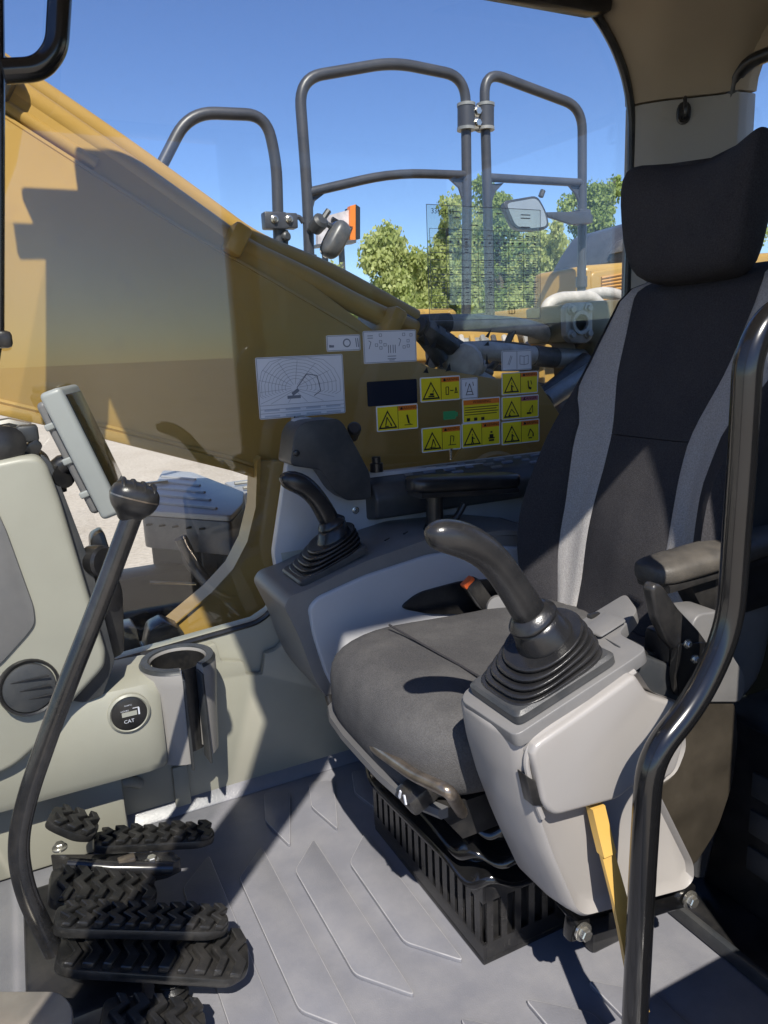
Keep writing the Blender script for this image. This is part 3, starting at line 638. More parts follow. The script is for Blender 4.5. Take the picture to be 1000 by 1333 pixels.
ar = armrest('black armrest pad on a short post over the window side console', P(531,631,y=1.42), P(672,624,y=1.42), .042, .019, [P(566,640,y=1.44), P(566,668,y=1.44), P(566,690,y=1.44)], 'plastic_black')
bm = NB(); lathe(bm, P(566,688,y=1.44), Z, [(-.02,.03),(.0,.028),(.012,.022)], 18); link('post_foot', bm, 'plastic_black', ar)
bm = NB(); tube(bm, fillet([P(575,682,y=1.44), P(590,679,y=1.43), P(598,668,y=1.43), P(604,656,y=1.43)], .02), [.010]*8+[.007]*(len(fillet([Z]*4,.02))-8) if False else .008, 10); link('release_lever', bm, 'plastic_black', ar)
# black tilt lever behind the console
tl = thing('tilt_lever', 'black paddle lever with two screws behind the door side joystick', 'lever', P(880,880,y=.74))
lv = [P(px, py, y=.672) for px, py in ((849,768),(854,760),(864,762),(884,792),(912,822),(926,842),(920,870),(910,884),(888,876),(884,850),(870,836),(856,806))]
bm = NB(); prism(bm, round_poly(lv, .008, 3), (0,.02,0), .006, 3); link('paddle', bm, 'plastic_black', tl)
bm = NB(); prism(bm, round_poly([P(px, py, y=.668) for px, py in ((884,838),(922,836),(926,846),(918,884),(906,912),(884,908),(880,880))], .006, 3), (0,.012,0), .003); pb = link('bracket', bm, 'paint_black', tl)
for px, py in ((895,838),(905,858)): bolt('screw', P(px, py, y=.667), (0,-1,0), .0042, pb)
bm = NB(); bbox(bm, (.765,.69,.50), (.80,.74,.60), .01); link('pivot', bm, 'plastic_black', tl)
# black grab rail beside the door
bm = NB(); g = lambda px, py: P(px, py, y=.585)
path = [g(1060,385), g(1000,412), g(974,462), g(966,600), g(950,820), g(905,915), g(846,985), g(838,1110), g(826,1340), g(824,1440)]
tube(bm, fillet(path, .05, 8), .0165, 18)
tag(link('grab_rail', bm, 'paint_black', loc=Vector((.6,.585,0))), 'glossy black bent tube grab rail in front of the console beside the door', 'grab rail')

# ================================================================== CONSOLE UNDER THE WINDOW
rc = thing('window_side_console', 'grey arm console with pale side panel along the side wall', 'console', (.7,1.46,0))
o = [P(px, py, y=1.36) for px, py in ((370,790),(378,776),(400,768),(475,731),(560,701),(660,690),(720,695))]
poly = o + [Vector((1.10,1.36,.56)), Vector((1.10,1.36,.20)), Vector((.60,1.36,.20))] + [P(px, py, y=1.36) for px, py in ((440,925),(412,890),(390,830))]
bm = NB(); prism(bm, round_poly(poly, .02, 4), (0,.215,0), .014, 4); link('body', bm, 'console_mid', rc, ang=60)
pn = [P(px, py, y=1.352) for px, py in ((402,792),(414,778),(475,750),(560,722),(650,711),(720,715))] + [Vector((1.05,1.352,.30))] + [P(px, py, y=1.352) for px, py in ((452,925),(425,880),(408,828))]
bm = NB(); prism(bm, round_poly(pn, .02, 4), (0,.03,0), .006, 3); link('side_panel', bm, mat('panel_shade_lift', (.46,.465,.48), .45, bump=.08, bscale=900, var=.03, dust=.2, dustc=(.38,.37,.36)), rc, ang=60)  # light put into the colour to brighten this shaded panel
bm = NB(); prism(bm, round_poly([P(px, py, y=1.346) for px, py in ((520,792),(545,772),(600,757),(680,752),(700,800),(560,800))], .02, 4), (0,.03,0), .004); link('recess', bm, 'plastic_black', rc)
for px in (498, 522): 
    bm = NB(); c = P(px+6, 703-(px-498)*.35, y=1.42); box(bm, c+Vector((0,0,.002)), (.022,.003,.002), 0, Matrix.Rotation(R(40),3,'Z')); link('slit', bm, 'plastic_black', rc)
bm = NB(); bbox(bm, (.66,1.40,.0), (1.05,1.56,.3), .01); link('stand', bm, 'console_mid', rc)
# black lever under the console's front end
sl = thing('adjust_lever', 'slim black lever hanging below the front of the window side console', 'lever', P(452,958,y=1.30))
bm = NB(); pth = fillet([P(427,905,y=1.335), P(432,922,y=1.325), P(440,942,y=1.31), P(452,956,y=1.30)], .02); tube(bm, pth, [.0075]*len(pth), 10); link('handle', bm, 'plastic_black', sl)
bm = NB(); lathe(bm, P(456,950,y=1.30), (-.7,-.7,.1), [(-.03,.016),(.01,.018),(.014,.014)], 16); link('pivot', bm, 'plastic_black', sl)
bm = NB(); tube(bm, fillet([P(456,950,y=1.30), P(470,940,y=1.26), Vector((.56,1.22,.27))], .02), .011, 10); link('arm', bm, 'plastic_black', sl)

# ---- switch housing and the shelf of switches along the sill
sh = thing('switch_housing', 'dark grey switch housing standing at the corner of the side window', 'switch box', (.62,1.5,.66))
hp = [P(px, py, y=1.515) for px, py in ((378,606),(383,566),(390,553),(402,548),(440,545),(448,552),(482,616),(484,650),(452,652),(436,640),(418,612))]
bm = NB(); prism(bm, round_poly(hp, .01, 3), (0,.085,0), .010, 3); link('housing', bm, 'plastic_dark', sh, ang=60)
bm = NB(); c = P(386,590,y=1.512); lathe(bm, c, (0,-1,0), [(-.003,.007),(.003,.007),(.004,.005)], 14); link('screw_cap', bm, 'plastic_black', sh)
bm = NB(); c = P(461,561,y=1.56); lathe(bm, c, (-.3,-.8,.4), [(-.04,.012),(0,.012),(.004,.016),(.018,.016),(.022,.012)], 16); link('knob', bm, 'plastic_black', sh)
shf = thing('switch_shelf', 'dark switch panel shelf with rows of buttons below the side window', 'switch panel', (1.0,1.55,.66))
a, b = P(478,614,y=1.60), P(735,582,y=1.60)
bm = NB(); x0, x1 = .72, 1.56
sec = [Vector((x0,1.60,.715)), Vector((x0,1.535,.695)), Vector((x0,1.515,.665)), Vector((x0,1.52,.615)), Vector((x0,1.60,.60))]
prism(bm, sec, (x1-x0,0,0), .008, 3); link('shelf', bm, 'plastic_dark', shf, ang=60)
nrm = (Vector((0,-.020,.065))).normalized(); along = Vector((0,-.065,-.020)).normalized()
for row in range(3):
    for i in range(11 if row < 2 else 14):
        if row == 2 and i % 2: continue
        c = Vector((.82 + i*.058 + row*.012, 1.592, .7125)) + along*(.012+.019*row)
        bm = NB(); rotm = Matrix.Rotation(R(17),3,'X'); box(bm, c, (.032 if i%3 else .022,.010,.008), .002, rotm); link('button', bm, 'grey_print' if i%4 else 'console_mid', shf)
bm = NB(); c = P(587,592,y=1.575); tube(bm, [c-Z*.012, c+Z*.006, c+Z*.016], [.003,.003,.005], 10); link('toggle', bm, 'zinc', shf)
bm = NB(); c = P(490,603,y=1.56); lathe(bm, c, Z, [(-.02,.016),(.0,.016),(.002,.011),(.014,.011),(.016,.009)], 16); link('socket', bm, 'plastic_black', shf)

# ================================================================== FRONT RIGHT CORNER
fc = thing('front_column', 'tall beige instrument column leaning at the front of the cab', 'column', (0,1.5,.3))
cp = [P(px, py, y=1.40) for px, py in ((-60,612),(30,594),(50,594),(62,606),(78,648),(139,850),(137,868),(128,880),(96,914),(66,958),(20,1000),(-60,1035))]
bm = NB(); prism(bm, round_poly(cp, [.0,.02,.015,.015,.03,.015,.008,.008,.01,.02,.02,0], 4), (0,.16,0), .012, 4); link('shell', bm, 'trim_beige', fc, ang=60)
ed = [P(px, py, y=1.43) for px, py in ((52,590),(66,600),(82,640),(120,740),(150,860),(134,905),(110,915),(92,912))] + [P(px, py, y=1.43) for px, py in ((120,860),(70,660))]
bm = NB(); prism(bm, round_poly(ed, .008, 3), (0,.11,0), .006, 3); link('edge_strip', bm, 'plastic_dark', fc, ang=60)
gp = [P(px, py, y=1.395) for px, py in ((-60,640),(-8,655),(8,690),(44,790),(46,812),(36,826),(0,866),(-60,900))]
bm = NB(); prism(bm, round_poly(gp, .012, 4), (0,.012,0), .004, 2); link('side_pad', bm, 'console_mid', fc, ang=60)
bm = NB(); c = P(38,894,y=1.398); lathe(bm, c, (.15,-1,.1), [(-.02,.052),(.006,.052),(.010,.050),(.008,.046),(.004,.045)], 32); vt = link('air_vent', bm, 'plastic_black', fc)
bm = NB(); lathe(bm, c+Vector((.0,-.004,0)), (.15,-1,.1), [(0,.045),(.006,.043),(.008,.036)], 32); link('vent_disc', bm, 'plastic_dark', vt)
for k in (-1,0,1):
    bm = NB(); box(bm, c+Vector((.002,-.013,.018*k)), (.066,.003,.003), .001); link('vent_blade', bm, 'plastic_black', vt)
bm = NB(); prism(bm, round_poly([P(px, py, y=1.50) for px, py in ((118,700),(135,690),(160,770),(162,850),(140,862),(122,760))], .01), (0,.05,0), .006); link('lower_bracket', bm, 'plastic_black', fc)
bm = NB(); c = P(128,730,y=1.44); lathe(bm, c, (.6,-.8,0), [(-.02,.028),(.0,.030),(.012,.030),(.016,.025)], 24); kb = link('tilt_knob', bm, 'plastic_black', fc)

# lower front console with hour meter, wired to the wall
fl = thing('front_console', 'beige lower console with a round hour meter set in its face', 'console', (.05,1.5,.1))
y0 = 1.425
sec = [(1.575,.385), (1.47,.385), (1.44,.375), (y0,.35), (y0,.21), (1.435,.19), (1.50,.165), (1.575,.165)]
bm = NB(); rs = []
for x, k in ((-.30,1), (.10,1), (.15,1), (.176,.98), (.186,.92)):
    rs.append([Vector((x, 1.575-(1.575-y)*k, .28+(z-.28)*(.6+.4*k) - .0*(x))) for y, z in sec])
rings(bm, rs); link('body', bm, 'trim_beige', fl, ang=40)
bm = NB(); bbox(bm, (-.30,1.50,.005), (.10,1.572,.17), .008); link('kick_panel', bm, 'trim_beige', fl)
c = P(168,928,y=y0-.001)
bm = NB(); lathe(bm, c, (0,-1,0), [(-.005,.040),(.003,.040),(.006,.036),(.003,.033)], 36); rg = link('meter_bezel', bm, 'trim_beige', fl)
bm = NB(); lathe(bm, c+Vector((0,-.001,0)), (0,-1,0), [(0,.0335),(.004,.0335),(.0055,.030)], 36); hm = link('hour_meter', bm, 'plastic_black', fl)
bm = NB(); box(bm, c+Vector((.0,-.0075,.001)), (.028,.0012,.009)); link('display', bm, 'lcd', hm)
bm = NB(); box(bm, c+Vector((.018,-.0072,.003)), (.003,.001,.014)); box(bm, c+Vector((.013,-.0072,.011)), (.012,.001,.001)); link('display_mark', bm, 'white_print', hm)
text('CAT', .010, c+Vector((-.002,-.0075,-.014)), 'white_print', hm)
text('HOURS', .0045, c+Vector((-.008,-.0075,.0085)), 'white_print', hm); text('QUARTZ', .0035, c+Vector((-.001,-.0075,.019)), 'white_print', hm)
# cup holder: hollow tub with a slot in its front
cc = Vector((.236,1.495,.0)); ch = thing('cup_holder', 'pale round cup holder with a dark slot down its front', 'cup holder', (cc.x, cc.y, .17))
prof = [(.185,.066), (.30,.072), (.36,.077), (.385,.077), (.394,.073), (.394,.060), (.388,.057), (.21,.050), (.21,.058)]
bm = NB(); rs = []; sl0 = R(-78); half = R(17); n = 48
for k in range(n+1):
    t = sl0 + half + (2*math.pi-2*half)*k/n
    rs.append([cc + Vector((math.cos(t)*r_, math.sin(t)*r_, z)) for z, r_ in prof])
rings(bm, rs); link('tub', bm, 'console_light', ch, ang=40)
bm = NB(); lathe(bm, cc, Z, [(.20,.047),(.3,.0515),(.387,.0555),(.387,.0545),(.215,.046),(.214,.001)], 40, cap=False); link('liner', bm, 'plastic_black', ch, ang=50)
bm = NB()
for s_ in (-1,1):
    t = sl0 + s_*half*1.02; d = Vector((math.cos(t), math.sin(t), 0)); e_ = Vector((-d.y, d.x, 0))*-s_
    a = cc + d*.060; b = cc + d*.078
    prism(bm, [a+Z*.19, b+Z*.175, b+Z*.375, a+Z*.383], e_*.006, .0015)
link('slot_lip', bm, 'plastic_dark', ch)
bm = NB(); lathe(bm, cc, Z, [(.388,.0775),(.3935,.0735),(.3955,.0735),(.3955,.0595),(.393,.0585)], 48, cap=False); 
# ring open at the slot
bmesh.ops.delete(bm, geom=[f for f in bm.faces if abs((math.atan2((f.calc_center_median()-cc).y, (f.calc_center_median()-cc).x) - sl0 + math.pi) % (2*math.pi) - math.pi) < half], context='FACES')
link('rim', bm, 'plastic_dark', ch)

# monitor on its ball arm
mo = thing('monitor', 'grey display monitor tilted on a black arm above the instrument column', 'monitor', P(110,690,y=1.42))
A0, A1 = P(78,503,y=1.36), P(160,668,y=1.36)                 # near edge of its screen side, top and bottom
axis = (A1-A0).normalized(); A0 = A0 - axis*.0; hgt = (A1-A0).length
wdir = Vector((.22,.975,0)).normalized(); nrm = axis.cross(wdir).normalized()
if nrm.x < 0: nrm = -nrm
def slab(bm, u0, u1, w0, w1, d0, d1, bev):
    pts = [A0 + axis*u0 + wdir*w0, A0 + axis*u1 + wdir*w0, A0 + axis*u1 + wdir*w1, A0 + axis*u0 + wdir*w1]
    prism(bm, [p - nrm*d1 for p in pts], nrm*(d1-d0), bev, 4)
bm = NB(); slab(bm, 0, hgt, 0, .19, 0, .038, .009); mb = link('case', bm, 'monitor_grey', mo, ang=60)
bm = NB(); slab(bm, .015, hgt-.045, .012, .178, -.0015, .004, .002); link('screen', bm, 'screen', mo)
bm = NB(); slab(bm, .012, hgt-.012, .03, .16, .0375, .056, .010); bk_ = link('back_cover', bm, 'console_mid', mo, ang=60)
for k in range(3):
    bm = NB(); slab(bm, .05+.065*k, .062+.065*k, .026, .164, .036, .058, .003); link('rib', bm, 'monitor_grey', bk_)
for k in range(4):
    bm = NB(); slab(bm, hgt-.035, hgt-.022, .03+.035*k, .05+.035*k, -.004, .003, .002); link('key', bm, 'plastic_dark', mo)
bm = NB(); c = P(70,600,y=1.45); tube(bm, [P(98,600,y=1.45), P(82,604,y=1.45), P(70,615,y=1.46), P(72,640,y=1.46)], [.016,.018,.022,.020], 12); lathe(bm, P(78,620,y=1.45), (.5,-.8,.1), [(-.02,.02),(0,.024),(.014,.022)], 18); link('arm', bm, 'plastic_black', mo)
# clamp and camera-like fitting left of the monitor
cl = thing('mount_clamp', 'black ball mount clamp with lever behind the monitor', 'clamp', P(20,575,y=1.44))
bm = NB(); tube(bm, [P(-30,590,y=1.46), P(0,572,y=1.46), P(30,572,y=1.46)], [.03,.024,.012], 12); link('ball_arm', bm, 'plastic_black', cl)
bm = NB(); lathe(bm, P(8,578,y=1.43), (.3,-.9,.1), [(-.03,.028),(.0,.032),(.012,.030),(.016,.02)], 20); link('knob', bm, 'plastic_black', cl)
bm = NB(); prism(bm, round_poly([P(px, py, y=1.44) for px, py in ((18,588),(48,572),(56,580),(50,592),(30,590),(22,598))], .004), (0,.03,0), .003); link('lever', bm, 'plastic_black', cl)
bm = NB(); box(bm, P(36,564,y=1.46), (.035,.04,.03), .006); link('nut', bm, 'plastic_dark', cl)
bm = NB(); tube(bm, [P(-40,560,y=1.50), P(12,550,y=1.50), P(40,556,y=1.50)], .009, 8); link('cross_tube', bm, 'zinc', cl)

# ================================================================== TRAVEL LEVERS AND PEDALS
def travel_lever(label, path, knobc, kd):
    t = thing('travel_lever', label, 'lever', path[-1])
    bm = NB(); pp = fillet(path, .10, 8); tube(bm, pp, .0145, 16); link('rod', bm, 'paint_worn2', t)
    # grooved knob: a flattened ball with four ridges
    a = Vector(kd).normalized(); u_, v_ = frame_of(a)
    bm = NB(); rings(bm, [srect(knobc + a*h_, u_, v_, r_, r_*.82, 2.6, 28) for h_, r_ in ((-.040,.015),(-.030,.017),(-.022,.027),(-.012,.033),(.0,.035),(.010,.032),(.017,.024),(.020,.010))]); kb = link('knob', bm, 'plastic_black', t, ang=70, sub=1)
    for k in range(4):
        bm = NB(); o_ = u_*(-.021+.014*k); w_ = math.sqrt(max(0, 1-((-.021+.014*k)/.035)**2))*.0265
        pth = [knobc + o_ + v_*w_*math.cos(s_) + a*(.019*math.sin(s_)) for s_ in [.3+(math.pi-.6)*i/10 for i in range(11)]]
        tube(bm, pth, [.001,.0024,.0036,.0038,.0038,.0038,.0038,.0038,.0036,.0024,.001], 8); link('ridge', bm, 'plastic_black', kb)
    bm = NB(); rings(bm, [srect(knobc + a*h_, u_, v_, .0345, .0285, 2.6, 28) for h_ in (-.004,-.002)]); link('seam_line', bm, 'bare_metal', kb)
    return t
mat('paint_worn2', (.016,.016,.017), .3, var=.15, coat=.2, dust=.3, dustc=(.13,.115,.10), dscale=10)
LY = 1.08
pts = [P(px, py, y=LY) for px, py in ((172,672),(128,790),(78,915),(36,1035),(22,1100),(32,1160),(62,1235))]
pts[-1] = P(70,1238,y=LY)
travel_lever('long bent black travel lever with a ridged knob rising from the pedals', pts, P(176,645,y=LY), (P(184,622,y=LY)-P(170,672,y=LY)))
# pedals: tread plates with chevron ribs
def pedal(label, A, B, wA, wB, th=.016, nrib=9, m='rubber_dusty', side=None, cat='pedal', worn=False):
    A, B = Vector(A), Vector(B); d = (B-A); L = d.length; d.normalize(); s_ = (Vector(side) if side else Z.cross(d)).normalized(); s_ = (s_ - d*s_.dot(d)).normalized(); n_ = d.cross(s_)
    if n_.z < 0: n_ = -n_
    t = thing('pedal', label, cat, (A+B)/2 - Z*.03, 'tread pedals on the cab floor')
    out = [A - s_*wA*.8, A+d*.02 - s_*wA, B-d*.03 - s_*wB, B - s_*wB*.55, B + s_*wB*.55, B-d*.03 + s_*wB, A+d*.02 + s_*wA, A + s_*wA*.8]
    bm = NB(); prism(bm, [p - n_*th for p in round_poly(out, .012, 3)], n_*th, .003, 2); pl_ = link('plate', bm, m, t)
    for k in range(nrib):
        u_ = L*(k+.7)/(nrib+.6); w_ = (wA+(wB-wA)*u_/L)*.93; c = A + d*u_
        pz = [c - s_*w_, c + d*.010 - s_*w_*.45, c - d*.004, c + d*.012 + s_*w_*.5, c + d*.002 + s_*w_]
        bw = .0065 + .002*(k % 2)
        bm = NB(); prism(bm, [p - d*bw for p in pz] + [p + d*bw for p in pz[::-1]], n_*(.008+.002*((k*7)%3)), .0015, 1); link('rib', bm, 'rubber_dusty', t)
    return t
pedal('small rubber foot pedal next to the wall panel', P(66,1058,z=.215), P(128,1080,z=.17), .028, .032, nrib=3)
pedal('narrow ribbed rubber pedal nearest the beige wall', P(122,1092,z=.155), P(279,1082,z=.105), .026, .030, nrib=8)
pedal('short ribbed pedal tucked between the long pedals', P(66,1150,z=.17), P(205,1160,z=.10), .048, .035, nrib=6)
pedal('long black ribbed pedal in front of the travel lever', P(72,1192,z=.205), P(298,1197,z=.125), .027, .029, nrib=11)
pedal('wide ribbed pedal with a worn pale heel edge', P(78,1228,z=.16), P(324,1243,z=.075), .048, .052, nrib=10)
pedal('low ribbed pedal beside the rubber bellows near the door', P(132,1322,z=.12), P(268,1330,z=.075), .036, .034, nrib=5)
# linkage in the middle
lk = thing('pedal_linkage', 'greasy black linkage with bolts between the pedals', 'linkage', P(190,1150,z=.0))
bm = NB(); prism(bm, round_poly([P(px, py, z=.12) for px, py in ((66,1112),(120,1112),(225,1108),(236,1118),(215,1128),(120,1148),(70,1140))], .006), (0,0,-.025), .004); link('plate', bm, 'paint_worn2', lk)
for px, py in ((198,1122),(78,1104)): bolt('bolt', P(px, py, z=.123), (0,0,1), .009, lk)
bm = NB(); tube(bm, [P(90,1125,z=.14), P(150,1130,z=.13), P(225,1130,z=.11)], .012, 10); link('shaft', bm, 'paint_worn2', lk)
bm = NB(); box(bm, P(165,1120,z=.135), (.03,.02,.012), .003); link('grease_block', bm, 'bare_metal', lk)
bm = NB(); bbox(bm, (-.10,1.0,0), (.06,1.33,.09), .01); link('base', bm, 'plastic_black', lk)
be = thing('pedal_bellows', 'grey ribbed rubber bellows under the wide pedal', 'bellows', P(230,1310,z=0))
bm = NB(); c = P(226,1318,z=.0); lathe(bm, c, (.05,.1,1), [(i*.0065, .026 if i % 2 else .020) for i in range(11)], 20); link('sleeve', bm, 'rubber_dusty', be, ang=70)
bm = NB(); lathe(bm, c, (.05,.1,1), [(0,.034),(.006,.034),(.008,.03)], 20); link('foot', bm, 'plastic_black', be)
fr = thing('foot_plate', 'pale rounded foot plate at the front corner of the floor', 'foot plate', P(60,1320,z=.10))
bm = NB(); prism(bm, round_poly([P(px, py, z=.16) for px, py in ((-30,1290),(78,1290),(96,1310),(92,1360),(-30,1360))], .02, 5), (0,0,-.014), .005, 3); link('plate', bm, mat('foot_metal', (.34,.31,.27), .4, metal=.4, var=.2, dust=.4, dustc=(.2,.16,.12), dscale=14), fr)
bm = NB(); bbox(bm, (-.20,.84,.0), (-.12,.94,.15), .01); link('post', bm, 'plastic_black', fr)

# ================================================================== STICKERS ON THE SIDE WINDOW
GY = 1.626                                                # just inside the glass
def rect(x0, y0, x1, y1):
    ps = [P(x0, y0, y=GY), P(x1, y0, y=GY), P(x1, y1, y=GY), P(x0, y1, y=GY)]
    return (ps[0].x+ps[3].x)/2, (ps[1].x+ps[2].x)/2, (ps[2].z+ps[3].z)/2, (ps[0].z+ps[1].z)/2     # x0, x1, z0, z1
def flat(bm, pts, y, th=.0005):
    prism(bm, [Vector((x, y, z)) for x, z in pts], (0, th, 0))
def rq(x0, x1, z0, z1): return [(x0,z0), (x1,z0), (x1,z1), (x0,z1)]
def bar(bm, a, b, wd, y):
    a, b = Vector((a[0], 0, a[1])), Vector((b[0], 0, b[1])); d = (b-a).normalized(); s_ = Vector((-d.z, 0, d.x))*wd/2
    flat(bm, [((a-s_).x, (a-s_).z), ((b-s_).x, (b-s_).z), ((b+s_).x, (b+s_).z), ((a+s_).x, (a+s_).z)], y, .0004)
def sticker(label, r_, base='white_print', name='sticker', border=True):
    x0, x1, z0, z1 = rect(*r_); t = thing(name, label, 'sticker', ((x0+x1)/2, GY, z0), 'stickers on the side window')
    bm = NB(); prism(bm, round_poly([Vector((x, GY-.0008, z)) for x, z in rq(x0, x1, z0, z1)], .004, 3), (0,.001,0)); link('backing', bm, 'white_print' if border else base, t)
    if border and base != 'white_print':
        bm = NB(); m_ = .0028; flat(bm, rq(x0+m_, x1-m_, z0+m_, z1-m_), GY-.0014); link('field', bm, base, t)
    elif border:
        bm = NB(); m_ = .002
        for a, b in (((x0+m_,z0+m_),(x1-m_,z0+m_)), ((x1-m_,z0+m_),(x1-m_,z1-m_)), ((x0+m_,z1-m_),(x1-m_,z1-m_)), ((x0+m_,z0+m_),(x0+m_,z1-m_))): bar(bm, a, b, .0012, GY-.0013)
        link('border', bm, 'grey_print', t)
    return t, x0, x1, z0, z1
def tri(bm, cx, cz, s_, y): flat(bm, [(cx-s_*.58, cz-s_*.5), (cx+s_*.58, cz-s_*.5), (cx, cz+s_*.5)], y)
def warning(label, r_, word, head, picts):
    t, x0, x1, z0, z1 = sticker(label, r_, 'yellow_print', 'warning_sticker')
    w_, h_ = x1-x0, z1-z0; y = GY-.0019
    cx, cz = x0+w_*.26, z0+h_*.46; s_ = min(h_*.72, w_*.42)
    bm = NB(); tri(bm, cx, cz, s_, y); link('triangle', bm, 'black_print', t)
    bm = NB(); tri(bm, cx, cz-s_*.03, s_*.76, y-.0005); link('triangle_field', bm, 'yellow_print', t)
    bm = NB(); xs = x0+w_*.51
    bar(bm, (xs, z0+.003), (xs, z1-.003), .0012, y); link('divider', bm, 'black_print', t)
    bm = NB(); flat(bm, rq(xs+.0015, x1-.003, z1-h_*.24, z1-.003), y); link('heading', bm, head, t)
    text(word, h_*.17, (xs+w_*.25, y-.0008, z1-h_*.145), 'black_print', t, sx=.95)
    bm = NB(); hx = xs+w_*.06; flat(bm, [(hx-h_*.02, z1-h_*.2), (hx+h_*.12, z1-h_*.2), (hx+h_*.05, z1-h_*.075)], y-.0009); link('heading_triangle', bm, 'black_print', t)
    bm = NB(); k = s_*.17                                   # figure inside the triangle
    for a, b, wd in picts[0]: bar(bm, (cx+a[0]*s_, cz+(a[1]-.12)*s_), (cx+b[0]*s_, cz+(b[1]-.12)*s_), wd*s_, y-.0011)
    link('pictogram', bm, 'black_print', t)
    bm = NB(); qx, qz, qs = xs+w_*.25, z0+h_*.40, h_*.62
    for a, b, wd in picts[1]: bar(bm, (qx+a[0]*qs, qz+a[1]*qs), (qx+b[0]*qs, qz+b[1]*qs), wd*qs, y-.0006)
    link('pictogram', bm, 'black_print', t)
    return t
man = [((0,.1),(0,-.15),.1), ((0,.05),(.16,-.05),.05), ((0,-.15),(-.1,-.35),.06), ((0,-.15),(.1,-.35),.06), ((-.02,.2),(.02,.2),.1)]
warning('yellow warning sticker alone below the dark blank sticker', (490,527,544,560), 'WARNING', 'orange_print', ([((-.15,-.2),(-.05,.25),.06), ((-.05,.25),(.15,-.1),.05), ((.15,-.1),(.22,-.25),.08), ((-.2,-.25),(.05,-.25),.05)], [((-.1,.3),(.02,-.25),.12), ((.02,-.25),(.2,-.35),.04), ((-.3,-.35),(.3,-.35),.04)]))
warning('yellow warning sticker with a bar and a double arrow pictogram', (547,490,599,522), 'WARNING', 'orange_print', ([((-.2,-.22),(.2,-.22),.08), ((-.1,-.1),(.15,-.1),.12), ((.1,0),(.15,.15),.05)], [((-.4,-.25),(-.4,.25),.05), ((-.2,-.25),(-.2,.25),.05), ((-.4,.25),(-.2,.25),.05), ((-.4,-.25),(-.2,-.25),.05), ((-.08,0),(.18,0),.06), ((.28,-.2),(.38,.2),.05), ((.48,-.2),(.38,.2),.05), ((.28,-.15),(.48,-.15),.05)]))
t, x0, x1, z0, z1 = sticker('wide yellow warning sticker filled with rows of small text', (602,518,651,549), 'yellow_print', 'warning_sticker')
bm = NB(); flat(bm, rq(x0+.003, x1-.003, z1-(z1-z0)*.25, z1-.003), GY-.0019); link('heading', bm, 'orange_print', t); text('WARNING', (z1-z0)*.17, ((x0+x1)/2, GY-.0027, z1-(z1-z0)*.15), 'black_print', t, sx=1.1)
bm = NB()
for k in range(4): bar(bm, (x0+.006, z0+(z1-z0)*(.64-.1*k)), (x1-.006-.006*(k%2), z0+(z1-z0)*(.64-.1*k)), .002, GY-.0019)
for k in range(3): bar(bm, (x0+.012+.022*k, z0+(z1-z0)*.14), (x0+.022+.022*k, z0+(z1-z0)*.14), .008, GY-.0019)
link('text_rows', bm, 'black_print', t)
warning('yellow warning sticker with a boom under a power line, topmost of its column', (653,484,700,513), 'WARNING', 'orange_print', (man, [((-.15,.3),(-.1,-.2),.08), ((-.1,-.2),(.15,-.3),.16), ((.1,.3),(.2,0),.06)]))
warning('yellow danger sticker with a purple heading and a leaning machine', (653,515,701,545), 'DANGER', 'purple_print', ([((-.22,-.2),(-.02,.1),.05), ((-.02,.1),(.2,-.15),.05), ((-.25,-.25),(-.1,-.25),.08)], [((-.3,-.3),(.1,-.3),.12), ((-.1,-.2),(.2,.25),.05), ((.2,.25),(.22,-.3),.04)]))
warning('yellow warning sticker with a machine arm bent over a cab, lowest of its column', (653,547,702,577), 'WARNING', 'orange_print', (man, [((-.25,-.2),(-.05,.3),.07), ((-.05,.3),(.2,0),.07), ((.2,0),(.2,-.25),.1), ((-.2,-.32),(.1,-.32),.08)]))
warning('yellow warning sticker with a cab door pictogram beside the seated figure one', (549,555,600,587), 'WARNING', 'orange_print', ([((-.1,-.3),(.05,.2),.06), ((.05,.2),(.2,-.2),.05), ((-.2,-.25),(.2,-.25),.04)], [((-.15,-.3),(-.1,.3),.05), ((-.1,.3),(.15,.25),.05), ((.15,.25),(.1,-.1),.05), ((-.3,-.3),(.3,-.3),.05)]))
warning('yellow warning sticker with a seated figure wearing a belt', (601,549,651,581), 'WARNING', 'orange_print', (man, [((0,.1),(0,-.2),.3), ((0,.3),(0,.18),.16), ((-.25,-.15),(.25,-.15),.08), ((-.2,-.3),(.2,-.3),.12)]))
# white stickers
t, x0, x1, z0, z1 = sticker('large white sticker with a working range diagram of nested curves', (335,463,448,542))
bm = NB(); w_, h_ = x1-x0, z1-z0; y = GY-.0014; ox, oz = x0+w_*.42, z0+h_*.48
zb = z0+h_*.24; lim = lambda x, z: (min(max(x, x0+.005), x1-.005), min(max(z, zb), z1-.005))
for k in range(9):                                        # nested outlines
    f_ = .25+.085*k
    pp = [lim(ox + math.cos(a)*w_*.58*f_*(1 if math.cos(a) > 0 else .78), oz + max(-.25, math.sin(a))*h_*.62*f_) for a in [R(-30+20*i) for i in range(13)]]
    for a, b in zip(pp, pp[1:]):
        if (Vector(a)-Vector(b)).length > .002: bar(bm, a, b, .0006, y)
for i in range(14):
    a = R(10+25*i); p = lim(ox+math.cos(a)*w_*.5, oz+math.sin(a)*h_*.45); bar(bm, (ox+math.cos(a)*.01, oz+math.sin(a)*.008), p, .0006, y)
for k in range(3): bar(bm, (x0+.003, zb-.0025-.009*k), (x1-.003, zb-.0025-.009*k), .0008, y)
link('diagram', bm, 'grey_print', t)
bm = NB(); bar(bm, (ox-.02, oz-.02), (ox+.012, oz-.02), .007, y-.0005); bar(bm, (ox-.008, oz-.014), (ox+.008, oz-.004), .008, y-.0005)
